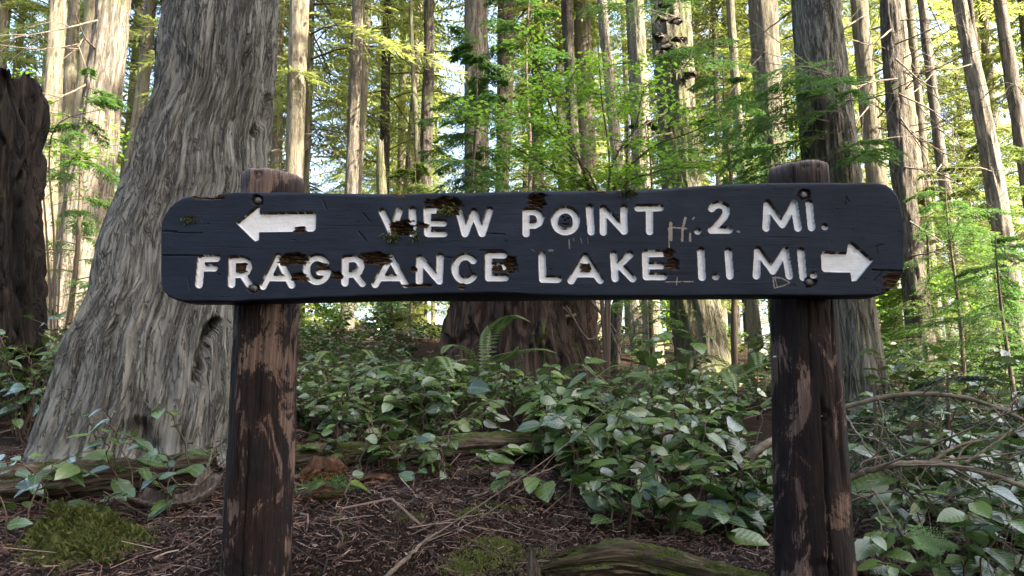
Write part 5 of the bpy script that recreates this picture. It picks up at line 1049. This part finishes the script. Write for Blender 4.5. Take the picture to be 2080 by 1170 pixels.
# low bright green sprays in the litter
# moss cushions
def moss(nm, cpts, label, n, seed, hgt=.03, leaf=.012, cat='moss', tint=M_mossleaf):
    r = np.random.default_rng(seed); B = []; N_ = []
    for px, d, rx, ry, h in cpts:
        c0 = gpt(px, d); k = int(n / len(cpts)); a = r.uniform(0, 6.28, k); q = r.random(k) ** .75 * 1.25 * (1 + .5 * perlin(np.cos(a) * 2 + seed, np.sin(a) * 2, px)); x = c0[0] + rx * q * np.cos(a); y = d + ry * q * np.sin(a)
        z = ground(x, y) + h * np.clip(1 - q * q, 0, 1) * (1 + .9 * perlin(x * 22, y * 22, 1)); B.append(np.stack([x, y, z], -1))
    B = np.concatenate(B); m_ = len(B); D = r.normal(0, .55, (m_, 3)) + [0, -.15, .75]; V, F = rhombi(B - [0, 0, .003], D, r.normal(0, 1, (m_, 3)), leaf * r.uniform(.6, 1.5, m_), leaf * .32, .1)
    c0 = gpt(cpts[0][0], cpts[0][1]); mb = MB(); mb.add(V, F)
    for px, d, rx, ry, h in cpts:
        if h < .02: continue
        c1 = gpt(px, d); rr2 = np.linspace(0, 1.05, 10); an = np.arange(24) * 2 * np.pi / 24; Q, A = np.meshgrid(rr2, an, indexing='ij'); x = c1[0] + rx * Q * np.cos(A); y = d + ry * Q * np.sin(A)
        z = ground(x, y) + h * np.clip(1 - Q * Q, 0, 1) * (1 + .9 * perlin(x * 22, y * 22, 1)) - .006 - .02 * (Q > 1); mb.add(np.stack([x, y, z], -1).reshape(-1, 3), gridfaces(10, 24, True))
    V, F, m = mb.get(); return tag(link(nm, mesh(nm, V - c0, F, tint, smooth=False, attrs={'rv': ('FLOAT', leaf_attr(V, r))}), None, c0), label, cat, None, 'stuff')
moss('moss_mound', [(150,1.92,.10,.10,.07),(220,1.95,.09,.08,.05),(110,2.0,.08,.07,.06),(190,1.86,.08,.07,.04)], 'deep green moss mound left of the left post', 8000, 1, leaf=.018)
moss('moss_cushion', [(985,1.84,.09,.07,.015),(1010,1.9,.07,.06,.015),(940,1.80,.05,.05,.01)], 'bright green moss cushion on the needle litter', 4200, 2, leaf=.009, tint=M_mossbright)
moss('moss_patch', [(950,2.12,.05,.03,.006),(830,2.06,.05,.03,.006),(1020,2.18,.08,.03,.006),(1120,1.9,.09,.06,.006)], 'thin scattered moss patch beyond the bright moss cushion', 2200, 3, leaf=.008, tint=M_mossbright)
moss('seedling_patch', [(640,2.32,.06,.04,.03),(690,2.30,.05,.03,.03),(620,2.42,.04,.03,.04)], 'bright green seedling patch on the rotten wood by the left post', 420, 4, leaf=.017, cat='seedlings', tint=M_hemlock)
moss('seedling_patch', [(20,2.6,.10,.06,.05)], 'bright green ferny patch on the bank left of the leaning cedar', 350, 6, leaf=.04, cat='seedlings', tint=M_maple)
# moss tufts on the board
for k, (px, py, n_, sz) in enumerate([(1275,388,160,8),(797,478,120,8),(905,428,110,9),(383,443,60,7),(846,478,50,6)]):
    r = np.random.default_rng(k); c0 = onsign(np.array([float(px)]), np.array([float(py)]))[0]; B = c0 + ux * (r.normal(0, sz * .0011, n_))[:, None] + np.array([0, 0, 1.]) * (r.normal(0, sz * .0006, n_))[:, None] - nrm * .004
    V, F = rhombi(B, r.normal(0, .5, (n_, 3)) + nrm * .8 - [0, 0, .35], r.normal(0, 1, (n_, 3)), .012 * r.uniform(.5, 1.4, n_), .0035, .2); o = link('moss_tuft', mesh('moss_tuft', V - sb, F, M_mossleaf, smooth=False, attrs={'rv': ('FLOAT', leaf_attr(V, r))}), board); o['kind'] = 'stuff'
# needle litter
def litter(nm, n, dlo, dhi, l0, l1, w0, label, seed, mats, pxr=(-150, 2250), lift=.004):
    r = np.random.default_rng(seed); d = dlo + (dhi - dlo) * r.random(n) ** .8; px = r.uniform(*pxr, n); x = (px - 1040) / FPX * d; z = ground(x, d) + r.random(n) * lift + .001
    C = np.stack([x, d, z], -1); a = r.uniform(0, 6.28, n); D = np.stack([np.cos(a), np.sin(a), r.normal(.03, .32, n)], -1); L = l0 + (l1 - l0) * r.random(n) ** 3
    S = np.stack([-np.sin(a), np.cos(a), r.normal(0, .4, n)], -1); W = (w0 * r.uniform(.6, 1.6, n))[:, None]; bow = r.normal(0, .20, n)[:, None] * L[:, None]
    e0, e1 = C - D * L[:, None] * .5, C + D * L[:, None] * .5; m_ = C + S * bow + [0, 0, .003]; up = np.array([0, 0, 1.]) * W
    ring = lambda q: [q + S * W, q + up, q - S * W]
    V = np.stack(ring(e0) + ring(m_) + ring(e1), 1).reshape(-1, 3); b = (np.arange(n) * 9)[:, None, None]
    f = np.array([[0, 3, 4, 1], [1, 4, 5, 2], [3, 6, 7, 4], [4, 7, 8, 5]]); F = (b + f[None]).reshape(-1, 4)
    return tag(link(nm, mesh(nm, V, F, mats, smooth=False, attrs={'rv': ('FLOAT', leaf_attr(V, r, 9))})), label, 'litter', None, 'stuff')
t = NT('litter'); rv = t.attr('rv').outputs['Fac']; t.P(Base_Color=t.ramp(rv, [(0., (.008, .0033, .0022)), (.4, (.033, .0150, .0098)), (.72, (.078, .040, .028)), (.92, (.15, .098, .074)), (1., (.24, .185, .145))]), Roughness=.85); M_lit = t.m
litter('needle_litter', 46000, 1.55, 3.3, .006, .050, .0010, 'reddish brown conifer needle litter covering the near forest floor', 1, M_lit, lift=.010)
litter('twig_litter', 1500, 1.6, 3.3, .05, .30, .0016, 'small dead twigs scattered over the near forest floor', 2, M_lit, lift=.015)
litter('twig_litter', 1600, 3.2, 8.5, .06, .5, .003, 'dead twigs scattered below the shrubs and on the far bank', 3, M_lit, lift=.03)
n = 2200; r = np.random.default_rng(8); d = r.uniform(1.65, 3.3, n); x = (r.uniform(-100, 2180, n) - 1040) / FPX * d; a = r.uniform(0, 6.28, n)
V, F = rhombi(np.stack([x, d, ground(x, d) + .006], -1), np.stack([np.cos(a), np.sin(a), r.normal(.1, .25, n)], -1), np.array([0, 0, 1.]) + r.normal(0, .4, (n, 3)), r.uniform(.008, .045, n) * r.uniform(.5, 1, n), r.uniform(.005, .018, n), .15)
tag(link('dead_leaf_litter', mesh('dead_leaf_litter', V, F, M_lit, smooth=False, attrs={'rv': ('FLOAT', leaf_attr(V, r))})), 'curled dead leaves and bark chips lying in the needle litter', 'litter', None, 'stuff')
